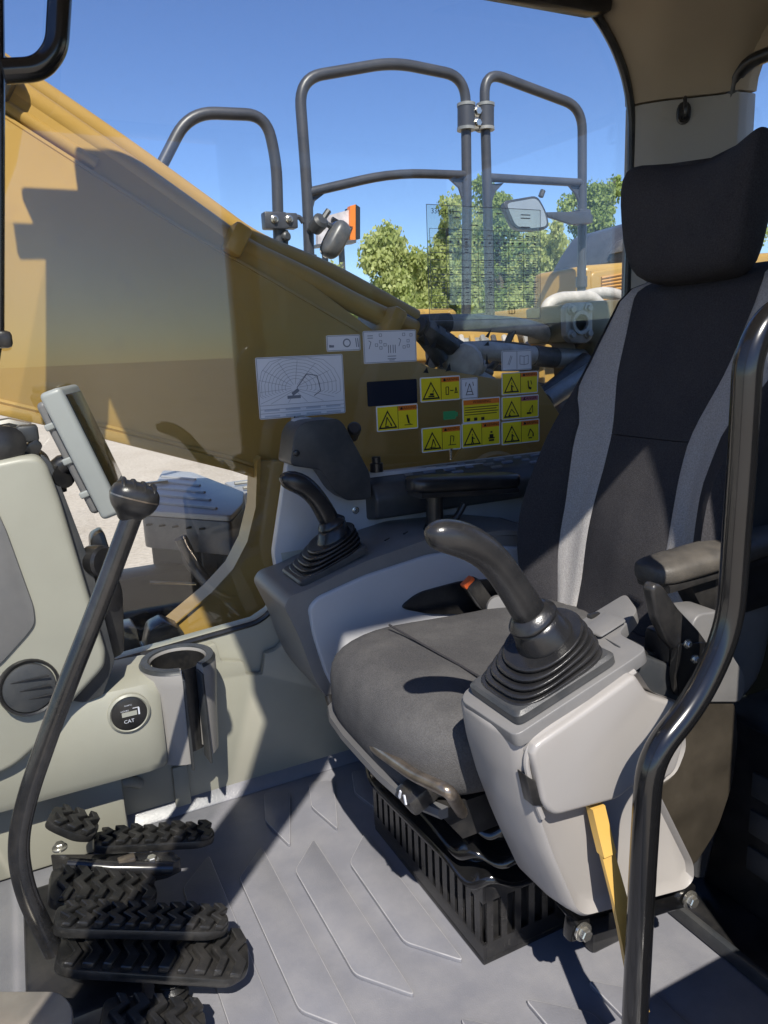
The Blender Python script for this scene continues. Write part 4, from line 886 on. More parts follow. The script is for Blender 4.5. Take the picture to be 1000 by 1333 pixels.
for a, b in (((ox+.004,oz),(ox+.03,oz+.03)), ((ox+.03,oz+.03),(ox+.055,oz+.025)), ((ox+.055,oz+.025),(ox+.062,oz-.01)), ((ox+.062,oz-.01),(ox+.045,oz-.02))): bar(bm, a, b, .002, y-.0005)
link('machine_drawing', bm, 'grey_print', t)
bm = NB()
for k in range(4):
    for j in range(2): flat(bm, rq(x0+.012+.05*k, x0+.012+.05*k+.036, zb-.012-.013*j-.004, zb-.012-.013*j), y); 
link('table_cells', bm, mat('pale_blue_print', (.42,.47,.56), .4), t)
t, x0, x1, z0, z1 = sticker('small white notched sticker with a ring symbol', (425,436,469,457))
bm = NB(); lathe(bm, ((x0+x1)/2+.008, GY-.001, (z0+z1)/2), (0,-1,0), [(0,.010),(.0006,.010)], 20); link('ring_symbol', bm, 'grey_print', t)
bm = NB(); lathe(bm, ((x0+x1)/2+.008, GY-.0017, (z0+z1)/2), (0,-1,0), [(0,.007),(.0004,.007)], 20); bar(bm, ((x0+x1)/2-.032,(z0+z1)/2),((x0+x1)/2-.022,(z0+z1)/2),.008,GY-.0018); link('ring_field', bm, 'white_print', t)
bm = NB(); bar(bm, (x1-.010, z0+.008), (x1-.012, z1-.008), .002, y); bar(bm, (x1-.005, z0+.008), (x1-.007, z1-.008), .002, y); bar(bm, (x0+.006,z0+.012),(x0+.018,z0+.012),.006,y); link('marks', bm, 'grey_print', t)
t, x0, x1, z0, z1 = sticker('white sticker with two joystick diagrams and a book symbol', (473,430,542,472))
bm = NB(); w_, h_ = x1-x0, z1-z0
for u_, v_, a_, b_ in ((.08,.85,.18,.85),(.08,.78,.18,.78),(.46,.30,.46,.55),(.50,.30,.50,.55),(.55,.30,.55,.55),(.59,.30,.59,.55),(.1,.45,.14,.65),(.14,.65,.1,.7),(.66,.5,.7,.7),(.7,.7,.66,.75),(.44,.12,.6,.12),(.44,.2,.6,.2),(.47,.08,.57,.08)): bar(bm, (x0+u_*w_, z0+v_*h_), (x0+a_*w_, z0+b_*h_), .0016, y)
for u_, v_ in ((.32,.86),(.32,.66),(.32,.47),(.24,.56),(.40,.56),(.76,.86),(.76,.47),(.84,.66),(.9,.84),(.84,.5)):
    cx, cz = x0+u_*w_, z0+v_*h_
    for k in range(4): a = R(45+90*k); b = R(135+90*k); bar(bm, (cx+.0045*math.cos(a), cz+.0045*math.sin(a)), (cx+.0045*math.cos(b), cz+.0045*math.sin(b)), .001, y)
link('diagram', bm, 'grey_print', t)
sticker('blank dark blue sticker beside the yellow warning stickers', (478,495,543,527), 'blue_dark_print', border=False)
t, x0, x1, z0, z1 = sticker('small white sticker with an aerial symbol', (600,492,622,519))
bm = NB(); cx, cz = (x0+x1)/2, (z0+z1)/2
for a, b in (((-.010,-.015),(0,.012)), ((.010,-.015),(0,.012)), ((-.008,-.008),(.008,-.008)), ((-.012,-.016),(.012,-.016)), ((-.012,.006),(-.010,.016)), ((.012,.006),(.010,.016))): bar(bm, (cx+a[0], cz+a[1]), (cx+b[0], cz+b[1]), .0016, y)
link('symbol', bm, 'black_print', t)
t, x0, x1, z0, z1 = sticker('pale blue white sticker with a pen and an open book', (653,456,692,482))
bm = NB(); w_, h_ = x1-x0, z1-z0
for u_, v_, a_, b_ in ((.5,.06,.5,.94),(.2,.3,.3,.75),(.24,.28,.34,.72),(.6,.3,.6,.72),(.74,.28,.74,.68),(.88,.3,.88,.72),(.6,.3,.74,.26),(.74,.26,.88,.3),(.6,.72,.74,.68),(.74,.68,.88,.72)): bar(bm, (x0+u_*w_, z0+v_*h_), (x0+a_*w_, z0+b_*h_), .0013, y)
link('symbols', bm, 'grey_print', t)
x0, x1, z0, z1 = rect(577,535,593,546)
bm = NB(); flat(bm, rq(x0,x1,z0,z1), GY-.0008); flat(bm, rq(x1+.0005,x1+.007,z0+.006,z1-.004), GY-.0008); tag(link('green_mark', bm, 'green_print', loc=((x0+x1)/2,GY,z0)), 'tiny green printed mark between the warning stickers', 'sticker')
# clear lifting chart
x0, x1, z0, z1 = rect(557,270,703,416); w_, h_ = x1-x0, z1-z0
t = thing('lifting_chart', 'clear film chart headed with fine black grid of load figures', 'chart', ((x0+x1)/2, GY, z0))
bm = NB(); flat(bm, rq(x0,x1,z0,z1), GY-.0006); link('film', bm, 'film', t)
bm = NB(); y = GY-.0012
for a, b in (((0,0),(1,0)),((1,0),(1,1)),((1,1),(0,1)),((0,1),(0,0))): bar(bm, (x0+a[0]*w_, z0+a[1]*h_), (x0+b[0]*w_, z0+b[1]*h_), .0014, y)
for k in range(11): bar(bm, (x0+.02*w_, z0+(.10+.062*k)*h_), (x1-.02*w_, z0+(.10+.062*k)*h_), .0011, y)
for k in range(8): bar(bm, (x0+(.02+.137*k)*w_, z0+.10*h_), (x0+(.02+.137*k)*w_, z0+.80*h_), .0011, y)
bar(bm, (x0+.02*w_, z0+.80*h_), (x1-.02*w_, z0+.80*h_), .001, y)
link('grid', bm, 'grey_print', t)
bm = NB(); rnd = random.Random(3)
for k in range(30):
    for j in range(14):
        if rnd.random() < (.25 + .55*(j/13)) * (1 if k < 20 else .5):
            cx, cz = x0+(.055+.0685*j)*w_, z0+(.115+.0222*k)*h_
            bar(bm, (cx-.005, cz), (cx+.005, cz), .0021, y-.0005)
for j in range(14): 
    cx = x0+(.055+.0685*j)*w_
    if 1 < j: bar(bm, (cx-.003, z0+.69*h_), (cx+.003, z0+.69*h_), .005, y-.0005); bar(bm, (cx-.005, z0+.755*h_), (cx+.006, z0+.755*h_), .0018, y-.0005)
for u_, v_, l_ in ((.25,.95,.02),(.25,.90,.015),(.45,.95,.02),(.40,.84,.02),(.62,.95,.02),(.62,.83,.015),(.86,.95,.03),(.86,.92,.03),(.86,.84,.03)): bar(bm, (x0+u_*w_-l_*.5, z0+v_*h_), (x0+u_*w_+l_*.5, z0+v_*h_), .0025, y-.0005)
link('figures', bm, 'grey_print', t)
text('336E L H', .017, (x0+.035*w_, y-.001, z0+.945*h_), 'black_print', t, al='LEFT')
bm = NB(); cx, cz = x0+.73*w_, z0+.075*h_
for a, b in (((-.009,-.006),(-.009,.008)),((.009,-.006),(.009,.008)),((0,-.007),(0,.007)),((-.009,.008),(0,.006)),((.009,.008),(0,.006)),((-.009,-.006),(0,-.008)),((.009,-.006),(0,-.008))): bar(bm, (cx+a[0],cz+a[1]), (cx+b[0],cz+b[1]), .0016, y-.0005)
link('book_symbol', bm, 'black_print', t)
# black slivers left of torn decals
for i, (pts) in enumerate((((551,432),(560,448),(554,450)), ((560,452),(569,442),(566,453)), ((571,462),(578,479),(573,478)), ((580,484),(586,472),(587,482)), ((551,485),(556,478),(558,486)), ((553,474),(560,462),(557,476)), ((632,438),(640,428),(636,440)), ((630,450),(636,444),(637,450)), ((634,460),(636,474),(632,474)), ((634,480),(645,471),(642,479)))):
    bm = NB(); prism(bm, [P(a, b, y=GY-.001) for a, b in pts], (0,.0006,0)); tag(link('decal_scrap', bm, 'black_print', loc=P(*pts[0], y=GY)), 'black torn decal scrap between the white joystick sticker and the hoses' if i < 6 else 'black torn decal scrap above the pen and book sticker', 'decal', 'black decal scraps beside the joystick sticker' if i < 6 else 'black decal scraps above the book sticker')

# ================================================================== MACHINE OUTSIDE
BYN, BYF = 2.05, 2.62
boom = thing('boom', 'broad yellow digger boom sloping down past the side window in shade', 'boom', (1.6, 2.3, -.3))
qb = lambda px, py, y=BYN: P(px, py, y=y)
topl = [qb(-330,-60), qb(-120,72), qb(0,150), qb(120,227), qb(240,302), qb(352,366), qb(468,434), qb(560,478), qb(640,492), qb(702,498)]
botl = [qb(740,556), qb(760,650), qb(640,720), qb(500,690), qb(388,640), qb(300,612), qb(130,570), qb(0,540), qb(-330,480)]
bm = NB(); prism(bm, topl + botl, (0,.022,0), .004); link('side_plate', bm, 'yellow', boom)
bm = NB(); prism(bm, [p + Vector((0, BYF-BYN-.02, 0)) for p in topl+botl], (0,.022,0), .004); link('side_plate', bm, 'yellow', boom)
inn_t = [p + Vector((0,.022, (.085 if i < 6 else .05) if i < 7 else -.01)) for i, p in enumerate(topl)]; inn_b = [p + Vector((0,.022,.02)) for p in botl]
bm = NB(); prism(bm, inn_t + inn_b, (0, BYF-BYN-.045, 0), .006); link('box_body', bm, 'yellow', boom)
fl_ = [qb(388,640), qb(300,612), qb(130,570), qb(0,540), qb(-330,480)]          # lower flange
bm = NB(); prism(bm, [p + Vector((0,-.015,0)) for p in fl_] + [p + Vector((0,-.015,.028)) for p in fl_[::-1]], (0,.10,0), .003); link('lower_flange', bm, 'yellow', boom)
bm = NB(); tube(bm, fillet([P(px, py, y=2.10) for px, py in ((-330,-130),(-60,56),(10,112),(150,206),(265,287),(318,325),(400,362),(470,400),(545,432))], .12, 5), .031, 16); link('pipe', bm, 'yellow', boom)
bm = NB(); tube(bm, fillet([P(px, py, y=2.22) for px, py in ((-330,-170),(-60,38),(10,92),(150,186),(270,272),(330,316),(420,350),(540,415))], .12, 5), .031, 16); link('pipe', bm, 'yellow', boom)
bm = NB(); tube(bm, fillet([P(px, py, y=2.08) for px, py in ((-200,5),(0,135),(125,215)) ], .1), .018, 12); link('pipe', bm, 'yellow', boom)
for px, py in ((4,108), (300,312), (500,416)):
    c = P(px, py, y=2.11); bm = NB(); box(bm, c + Vector((0,.04,-.01)), (.05,.26,.085), .012, Matrix.Rotation(R(30),3,'Y')); link('pipe_clamp', bm, 'yellow' if px > 100 else 'plastic_black', boom)
bm = NB(); tube(bm, [p + Vector((0,.012,.004)) for p in topl[:7]], .009, 6); link('weld_bead', bm, 'yellow', boom)
bm = NB(); tube(bm, [p + Vector((0,-.002,.034)) for p in fl_], .007, 6); link('weld_bead', bm, 'yellow', boom)
bm = NB(); c = P(640,640,y=BYN); lathe(bm, c, (0,-1,0), [(-.01,.20),(.012,.20),(.016,.19),(.016,.14),(.03,.13),(.03,.001)], 48); link('pivot_boss', bm, 'yellow', boom)
for i in range(5):
    bm = NB(); c = P(545+12*i, 424+8*i, y=2.08+.02*i); tube(bm, [c, c+Vector((.10,.02,-.05))], .03, 12); lathe(bm, c+Vector((.02,0,-.01)), (1,.2,-.5), [(-.01,.038),(.02,.038)], 8); link('pipe_fitting', bm, 'hose_black', boom)
# frame that carries the boom, with its curved front edge
fb = [(335,600),(333,660),(322,705),(303,742),(270,778),(232,810),(200,838),(180,880),(420,900),(640,860),(700,700),(560,640),(400,600)]
sf = thing('swing_frame', 'yellow frame bracket with a concave curved edge under the boom', 'frame', (.9, 2.15, -.6))
bm = NB(); prism(bm, [P(px, py, y=2.02) for px, py in fb], (0,.03,0), .004); link('bracket_plate', bm, 'yellow', sf)
bm = NB(); ed_ = [P(px, py, y=2.01) for px, py in ((335,600),(333,660),(322,705),(303,742),(270,778),(232,810),(200,838))]
rs = [[p, p+Vector((.012,0,.012)), p+Vector((.012,.09,.012)), p+Vector((0,.09,0))] for p in ed_]; rings(bm, rs); link('edge_bar', bm, 'yellow', sf)
bm = NB(); bbox(bm, (.1, 2.0, -.75), (3.2, 2.9, -.40), .02); link('base_deck', bm, 'yellow', sf)
bm = NB(); prism(bm, round_poly([P(px, py, y=1.99) for px, py in ((300,846),(322,822),(352,808),(372,806),(372,860),(300,860))], .02), (0,.02,0), .004); link('cover_plate', bm, 'deck_dark', sf)
# storage box with step on the far side, black chassis below
sb = thing('storage_box', 'grey topped storage box platform beyond the boom', 'storage box', (.6, 3.2, -.5))
zt = .47
cr = [P(183,664,z=zt), P(300,672,z=zt), P(316,655,z=zt), P(318,640,z=zt), P(250,614,z=zt), P(212,612,z=zt)]
bm = NB(); prism(bm, round_poly(cr, .03, 3), (0,0,-.02), .006); link('top_tread', bm, 'deck_grey', sb)
bm = NB(); prism(bm, [p - Z*.021 for p in round_poly(cr, .03, 3)], (0,0,-.12), .006); link('rim', bm, 'deck_dark', sb)
bm = NB(); prism(bm, [p*1.0 - Z*.142 + Vector((.03,.05,0)) for p in cr], (0,0,-.75), .01); link('body', bm, mat('box_shadow_black', (.006,.006,.006), .6, var=.3, dust=.3, dustc=(.018,.015,.013), spec=.2), sb)  # black paint deepened to stand in for the boom's shadow
for k in range(5):
    a = cr[0].lerp(cr[5], .15+.16*k); b = cr[1].lerp(cr[4], .10+.16*k); bm = NB(); tube(bm, [a.lerp(b,.08)+Z*.002, a.lerp(b,.9)+Z*.002], .007, 6); link('tread_bar', bm, 'deck_grey', sb)
bm = NB(); c = P(203,628,z=zt+.01); box(bm, c, (.10,.03,.01), .002); link('latch', bm, 'plastic_black', sb)
for k in range(5):
    bm = NB(); c = cr[0].lerp(cr[1], .1+.15*k) + Vector((0,-.004,-.05)); box(bm, c, (.035,.006,.008), .002); link('slot', bm, 'plastic_black', sb)
sb2 = thing('step_box', 'grey slatted step beside the storage box', 'step', (1.0,3.4,-.5))
a = P(318,640,z=.40); bm = NB(); bbox(bm, (a.x+.02, 3.0, .34), (a.x+.5, 3.7, .38), .01); link('tread', bm, 'deck_grey', sb2)
for k in range(4): bm = NB(); tube(bm, [Vector((a.x+.03, 3.08+.15*k, .395)), Vector((a.x+.49, 3.08+.15*k, .395))], .009, 6); link('bar', bm, 'steel_dirty', sb2)
bm = NB(); bbox(bm, (a.x+.04, 3.02, -.5), (a.x+.48, 3.66, .335), .01); link('body', bm, 'deck_dark', sb2)
mat('chassis_shadow_black', (.006,.006,.006), .55, var=.3, vscale=8, dust=.4, dustc=(.03,.024,.02), dscale=7, spec=.25)  # black deepened for shadow, as on the storage box body
ck = thing('chassis_cover', 'black plated chassis cover below the storage box', 'cover', (.5,2.6,-.9))
bm = NB(); bbox(bm, (.05,2.65,-.8), (1.4,2.80,.26), .03); link('cover', bm, 'chassis_shadow_black', ck)
bm = NB(); tube(bm, [P(195,758,y=2.6), P(255,760,y=2.6)], .006, 8); link('edge_strip', bm, 'zinc', ck)
bm = NB(); tube(bm, fillet([P(235,700,y=2.55), P(255,740,y=2.55), P(275,765,y=2.5), P(320,800,y=2.4)], .08), .022, 10); link('cable', bm, 'hose_black', ck)
bm = NB(); lathe(bm, P(270,722,y=2.6), (-.3,-1,0), [(-.1,.09),(0,.09),(.01,.08),(.0,.06),(-.05,.05)], 24); link('fan_ring', bm, 'hose_black', ck)
bm = NB(); prism(bm, round_poly([P(px, py, y=2.58) for px, py in ((262,700),(285,698),(280,712),(290,735),(286,752),(266,745))], .02), (0,.03,0), .006); link('guard', bm, 'hose_black', ck)
dk = thing('track_guard', 'dark muddy lower plate close under the cab window', 'guard plate', (.35,2.0,-.6))
bm = NB(); prism(bm, round_poly([P(px, py, y=1.95) for px, py in ((150,862),(156,820),(178,816),(182,840),(190,850),(196,820),(215,810),(240,822),(244,850),(260,880),(140,890))], .012), (0,.08,0), .006); link('plate', bm, 'paint_worn', dk)
# ---- hydraulic hoses and valve
vb = thing('valve_block', 'steel valve block with a round four bolt flange', 'valve block', P(770,480,y=2.25))
c = P(757,420,y=2.2)
bm = NB(); prism(bm, [P(px, py, y=2.22) for px, py in ((738,396),(772,392),(830,388),(830,480),(776,500),(772,446),(740,446))], (0,.25,0), .01); link('body', bm, mat('olive_paint', (.11,.085,.035), .5, var=.15, dust=.4, dustc=(.2,.17,.13)), vb)
bm = NB(); prism(bm, round_poly([P(px, py, y=2.19) for px, py in ((736,400),(742,394),(766,393),(772,402),(772,440),(764,447),(744,446),(737,438))], .01), (0,.03,0), .006); fl_ = link('flange', bm, 'steel_dirty', vb)
bm = NB(); lathe(bm, P(755,420,y=2.19), (0,-1,0), [(0,.045),(.012,.042),(.012,.03),(-.01,.028)], 24); link('port', bm, 'steel_dirty', vb)
for px, py in ((744,403),(766,401),(744,436),(766,434)): bolt('bolt', P(px, py, y=2.188), (0,-1,0), .013, fl_, 'steel_dirty')
def hose(label, pts, rad, m, bands=()):
    t = thing('hydraulic_hose', label, 'hose', pts[0], 'hydraulic hoses behind the boom foot')
    bm = NB(); pp = fillet(pts, .18, 7); tube(bm, pp, rad, 14); link('tube', bm, m, t)
    for a, b, mm in bands:
        i0, i1 = int(a*(len(pp)-1)), max(int(a*(len(pp)-1))+1, int(b*(len(pp)-1)))
        bm = NB(); tube(bm, pp[i0:i1+1], rad*1.13, 14); link('sleeve', bm, mm, t)
    return t
h = lambda y, *q: [P(px, py, y=y) for px, py in q]
hose('thick grey wrapped hose arching under the lifting chart', h(2.35,(520,424),(600,419),(680,424),(722,438),(752,462)), .031, 'hose', ((.0,.12,'hose_black'),))
hose('thick grey hose with a dark sleeve ending at the valve block', h(2.28,(560,462),(620,455),(680,461),(720,466),(775,468)), .034, 'hose', ((.62,.86,'hose_black'),(.86,1.,'steel_dirty')))
hose('bent grey pipe elbow over the flange', h(2.5,(708,425),(712,396),(728,388),(770,386),(782,398)), .025, 'hose')
hose('grey pipe bend beside the engine hood', h(2.7,(745,400),(762,385),(790,380),(815,388)), .027, 'hose')
hose('rusty brown capped pipe pointing down from the valve block', h(2.22,(765,470),(700,524)), .033, mat('pipe_brown', (.12,.085,.06), .55, var=.3, dust=.4), ((.0,.4,'hose_black'),))
hose('grey capped pipe below the rusty one', h(2.16,(778,478),(712,522)), .034, 'steel_dirty')
hose('lower dark pipe leading to the fitting', h(2.4,(790,505),(735,548)), .03, 'hose_black')
pf = thing('pipe_manifold', 'grey pipe manifold at the foot of the boom', 'manifold', P(760,560,y=2.3))
bm = NB(); prism(bm, round_poly([P(px, py, y=2.32) for px, py in ((728,520),(800,505),(800,580),(735,570))], .01), (0,.15,0), .01); link('block', bm, 'steel_dirty', pf)
bm = NB(); lathe(bm, P(742,535,y=2.3), (-.6,-.6,.1), [(-.05,.045),(.03,.045),(.035,.03)], 18); link('union', bm, 'steel_dirty', pf)
# scuffed grey hose ends lying over the boom foot
gs = thing('cable_bundle', 'dirty grey bundle of hose ends over the boom foot', 'hose bundle', P(600,470,y=2.15))
for i, (a, b, c_) in enumerate((((515,412),(548,432),(575,470)), ((560,470),(590,462),(612,470)), ((575,486),(600,470),(628,478)), ((588,490),(610,484),(640,500)))):
    bm = NB(); tube(bm, fillet(h(2.12+.03*i, a, b, c_), .1), .026, 10); link('hose_end', bm, ('hose_black','hose','hose','steel_dirty')[i], gs)
bm = NB(); lathe(bm, P(602,472,y=2.12), (-.4,-.8,.2), [(-.05,.06),(.0,.07),(.03,.055),(.04,.03)], 14); link('cap', bm, 'hose', gs)
# ---- yellow superstructure beyond
eh = thing('engine_hood', 'yellow engine hood with a louvred side panel', 'hood', (3.4,3.3,-.3))
a = P(762,345,y=2.95); b = a + Vector((.3,0,.02))
bm = NB(); prism(bm, [Vector((a.x,2.95,-.4)), Vector((4.9,2.95,-.4)), Vector((4.9,2.95,a.z+.14)), Vector((b.x,2.95,b.z)), Vector((a.x,2.95,a.z))], (0,.42,0), .03, 3); link('side_wall', bm, 'yellow', eh)
pa = [P(px, py, y=2.92) for px, py in ((770,354),(840,342),(840,400),(770,402))]
bm = NB(); prism(bm, round_poly(pa, .03), (0,.03,0), .012, 3); lp = link('louvre_panel', bm, 'yellow', eh)
for k in range(9):
    bm = NB(); p0 = pa[0].lerp(pa[3], .17+.085*k)+Vector((.06,-.004,0)); p1 = pa[1].lerp(pa[2], .17+.085*k)+Vector((-.02,-.004,0)); tube(bm, [p0, p1], .007, 6); link('louvre', bm, mat('yellow_louvre', (.46,.23,.055), .5, dust=.3), lp)  # louvre bars slightly redder than the panel
bm = NB(); tube(bm, [Vector((a.x+.01,2.945,a.z-.03)), Vector((a.x+.01,2.945,-.3))], .02, 8); link('edge_fold', bm, 'yellow', eh)
ex = thing('rear_cowl', 'sloping dark grey cowl above the engine hood', 'cowl', (3.6,3.4,1.3))
bm = NB(); prism(bm, [P(px, py, y=3.3) for px, py in ((790,343),(806,316),(822,292),(900,270),(900,350)) ], (0,.5,0), .03); link('cowl', bm, 'rail_grey', ex)
bm = NB(); prism(bm, [P(px, py, y=3.25) for px, py in ((800,330),(812,312),(850,300),(850,320))], (0,.06,0), .01); link('lip', bm, 'deck_dark', ex)
yt = thing('fuel_tank', 'yellow tank body with a stepped top behind the hoses', 'tank', (1.9,2.9,-.4))
bm = NB()
def yb(px0, py0, px1, py1, y, dpt): 
    p, q_ = P(px0, py0, y=y), P(px1, py1, y=y); t_ = NB(); bbox(t_, (p.x, y, q_.z), (q_.x, y+dpt, p.z), .02, 3); return t_
link('upper_block', yb(538,402,596,470,2.75,.4), 'yellow', yt); link('main_block', yb(560,428,760,620,2.72,.5), 'yellow', yt); link('rear_block', yb(690,400,712,520,2.70,.5), 'yellow', yt)
link('step_block', yb(640,455,700,600,2.58,.12), 'yellow', yt)
for px, py in ((548,410),(588,410),(575,440),(668,448)): bolt('bolt', P(px, py, y=2.745), (0,-1,0), .014, yt, 'yellow')
bm = NB(); lathe(bm, P(700,440,y=2.65), (0,-1,.3), [(-.1,.05),(0,.05),(.02,.04)], 20); link('filler_cap', bm, 'yellow', yt)
for px0, py0, px1, py1, m_ in ((600,440,640,450,'steel_dirty'), (612,462,655,474,'yellow'), (690,430,716,445,'hose_black'), (600,482,650,500,'yellow')):
    link('fitting', yb(px0, py0, px1, py1, 2.60, .14), m_, yt)
for i in range(7):
    bm = NB(); x_ = 600+14*i; tube(bm, fillet([P(x_, 438, y=2.6), P(x_+4, 455, y=2.55), P(x_+16, 470+3*i, y=2.6), P(x_+10, 505, y=2.62)], .06), .012, 8); link('line', bm, ('hose','yellow','steel_dirty','hose_black')[i % 4], yt)
for i, (pts_) in enumerate((((590,452),(640,446),(690,452),(712,470)), ((598,474),(650,480),(700,478)), ((612,500),(650,470),(668,430)), ((640,512),(690,498),(740,512)), ((552,446),(590,470),(640,486)))):
    hose(('thin black hose looping under the wrapped hoses', 'thin black hose lying along the boom foot', 'slim black hose rising towards the yellow tank', 'slim dark hose under the capped pipes', 'slim black hose coming off the boom pipe fittings')[i], h(2.42-.04*i, *pts_), .013, 'hose_black')
# ---- handrails
RY = 2.9; RR = .0215
g = lambda px, py: P(px, py, y=RY)
def handrail(label, path, bars, braces):
    t = thing('handrail', label, 'handrail', path[-1], 'grey tube handrails of the service platform')
    bm = NB(); tube(bm, fillet(path, .10, 8), RR, 14); link('hoop', bm, 'rail_grey', t)
    for b_ in bars: bm = NB(); tube(bm, fillet(b_, .15, 5), RR*.86, 12); link('mid_rail', bm, 'rail_grey', t)
    for p_ in braces: bm = NB(); prism(bm, p_, (0,.012,0), 0); link('gusset', bm, 'rail_grey', t)
    return t
hr2 = handrail('tall wide grey handrail hoop with a mid rail beside the hinge clamp', [g(410,620), g(403,348), g(400,250), g(389,102), g(512,81), g(606,100), g(608,270), g(606,520)], [[g(400,251), g(512,225), g(606,228)]], [[g(401,255), g(428,248), g(410,262), g(404,285)], [g(606,232), g(584,231), g(598,244), g(605,266)]])
hr1 = handrail('low grey handrail hoop with one slanted leg beyond the boom', [g(120,375), g(200,236), g(246,146), g(346,150), g(360,210), g(366,420)], [], [])
hr3 = handrail('narrow grey handrail hoop carrying the mirror', [g(642,560), g(634,240), g(630,92), g(758,140), g(758,300), g(757,372), g(757,470)], [[g(634,231), g(757,238)]], [[g(637,240), g(656,238), g(645,250), g(638,270)], [g(757,242), g(740,240), g(750,252), g(756,268)]])
hc = thing('hinge_clamp', 'grey bolted clamp joining the two tall handrails', 'clamp', g(618,168))
for px in (607, 632):
    bm = NB(); a, b = g(px,137), g(px,168); tube(bm, [a, b], RR*1.75, 16); link('sleeve', bm, 'rail_grey', hc)
    for q_ in (a, b): bm = NB(); lathe(bm, q_, Z, [(-.006,RR*1.85),(.006,RR*1.85)], 16); link('ring', bm, 'steel_dirty', hc)
bm = NB(); box(bm, g(619,153)+Vector((0,.01,0)), (.05,.02,.10), .004); link('web', bm, 'rail_grey', hc)
for py in (146, 161): bolt('bolt', g(620,py)+Vector((0,-.005,0)), (0,-1,0), .016, hc)
for nm, px in (('x', 757), ):
    bm = NB(); tube(bm, [g(px,360), g(px,374)], RR*1.3, 12); link('foot_sleeve', bm, 'rail_grey', hr3)
bm = NB(); tube(bm, [g(403,332), g(404,352)], RR*1.35, 12); link('foot_sleeve', bm, 'rail_grey', hr2)
# left clamp bracket
cb = thing('rail_clamp', 'square bolted clamp on the low handrail leg', 'clamp', g(363,300))
bm = NB(); box(bm, g(362,289)+Vector((-.02,-.015,0)), (.09,.05,.062), .006); box(bm, g(375,289)+Vector((0,-.015,0)), (.055,.05,.056), .006); link('block', bm, 'rail_grey', cb)
for px in (353, 372): bolt('bolt', g(px,288)+Vector((0,-.042,0)), (0,-1,0), .010, cb)
bm = NB(); tube(bm, fillet([g(378,284), g(390,282), g(395,290)], .03), .010, 8); link('arm', bm, 'rail_grey', cb)
bm = NB(); tube(bm, [g(369,300), g(369,334)], .020, 10); link('post', bm, 'plastic_black', cb)
for py in (309, 328): bm = NB(); lathe(bm, g(369,py)+Vector((0,-.018,0)), (.3,-1,0), [(0,.018),(.015,.018),(.02,.012)], 14); link('knob', bm, 'plastic_dark' if py < 320 else 'steel_dirty', cb)
# mirrors
m1 = thing('mirror', 'dark oval mirror seen from behind by the tall handrail', 'mirror', P(437,340,y=2.85))
c = P(437,312,y=2.82); ax_ = Vector((-.3,.9,.1)).normalized(); lx = (P(452,280,y=2.82)-P(424,332,y=2.82)).normalized(); 
ly = lx.cross(ax_).normalized()
bm = NB(); rings(bm, [srect(c+ax_*d_, lx, ly, .080*s_, .042*s_, 3, 24) for d_, s_ in ((.02,.96),(0,1),(-.02,.95),(-.035,.7),(-.04,.3))]); link('shell', bm, 'mirror_back', m1, ang=70, sub=1)
bm = NB(); rings(bm, [srect(c+ax_*d_, lx, ly, .074, .037, 3, 24) for d_ in (.018,.024)]); link('glass', bm, mat('mirror_silver', (.8,.8,.8), .03, metal=1., var=.01, rvar=.01), m1)
bm = NB(); tube(bm, fillet([P(402,300,y=2.88), P(412,290,y=2.85), P(425,290,y=2.82), P(436,300,y=2.82)], .03), .011, 8); lathe(bm, P(415,291,y=2.83), (.2,-.8,.4), [(-.03,.03),(.02,.032),(.03,.02)], 14); link('arm', bm, 'plastic_dark', m1)
bm = NB(); tube(bm, [P(414,294,y=2.82), P(428,274,y=2.82)], .012, 8); link('stud', bm, 'plastic_dark', m1)
m2 = thing('mirror', 'square framed mirror showing a pale reflection below the narrow handrail', 'mirror', P(690,310,y=2.8))
cor = [P(px, py, y=2.72) for px, py in ((653,262),(700,254),(712,276),(716,297),(690,300),(668,297))]
out_ = round_poly(cor, .03, 4)
bm = NB(); prism(bm, out_, (.02,.05,0), .012, 3); link('frame', bm, 'plastic_dark', m2)
cen = sum(cor, Vector())/6
bm = NB(); prism(bm, [cen + (p-cen)*.86 + Vector((0,-.003,0)) for p in out_], (0,.006,0), 0); link('glass', bm, 'mirror_beige_reflection', m2) if 'mirror_beige_reflection' in _m else link('glass', bm, mat('mirror_beige_reflection', (.62,.56,.46), .12, metal=.75, var=.1, dust=.5, dustc=(.55,.47,.35), dscale=12), m2)  # beige reflection painted into the colour of the mirror glass
bm = NB(); prism(bm, [P(px, py, y=2.80) for px, py in ((712,276),(765,275),(772,280),(772,290),(745,292),(714,282))], (0,.02,0), .003); link('arm', bm, 'rail_grey', m2)
bm = NB(); box(bm, P(757,283,y=2.86), (.065,.06,.065), .006); mc = link('clamp', bm, 'rail_grey', m2)
for px in (751, 767): bolt('bolt', P(px,283,y=2.825), (0,-1,0), .010, mc)
bm = NB(); tube(bm, [P(704,256,y=2.74), P(707,248,y=2.74)], .012, 8); link('stud', bm, 'plastic_dark', m2)

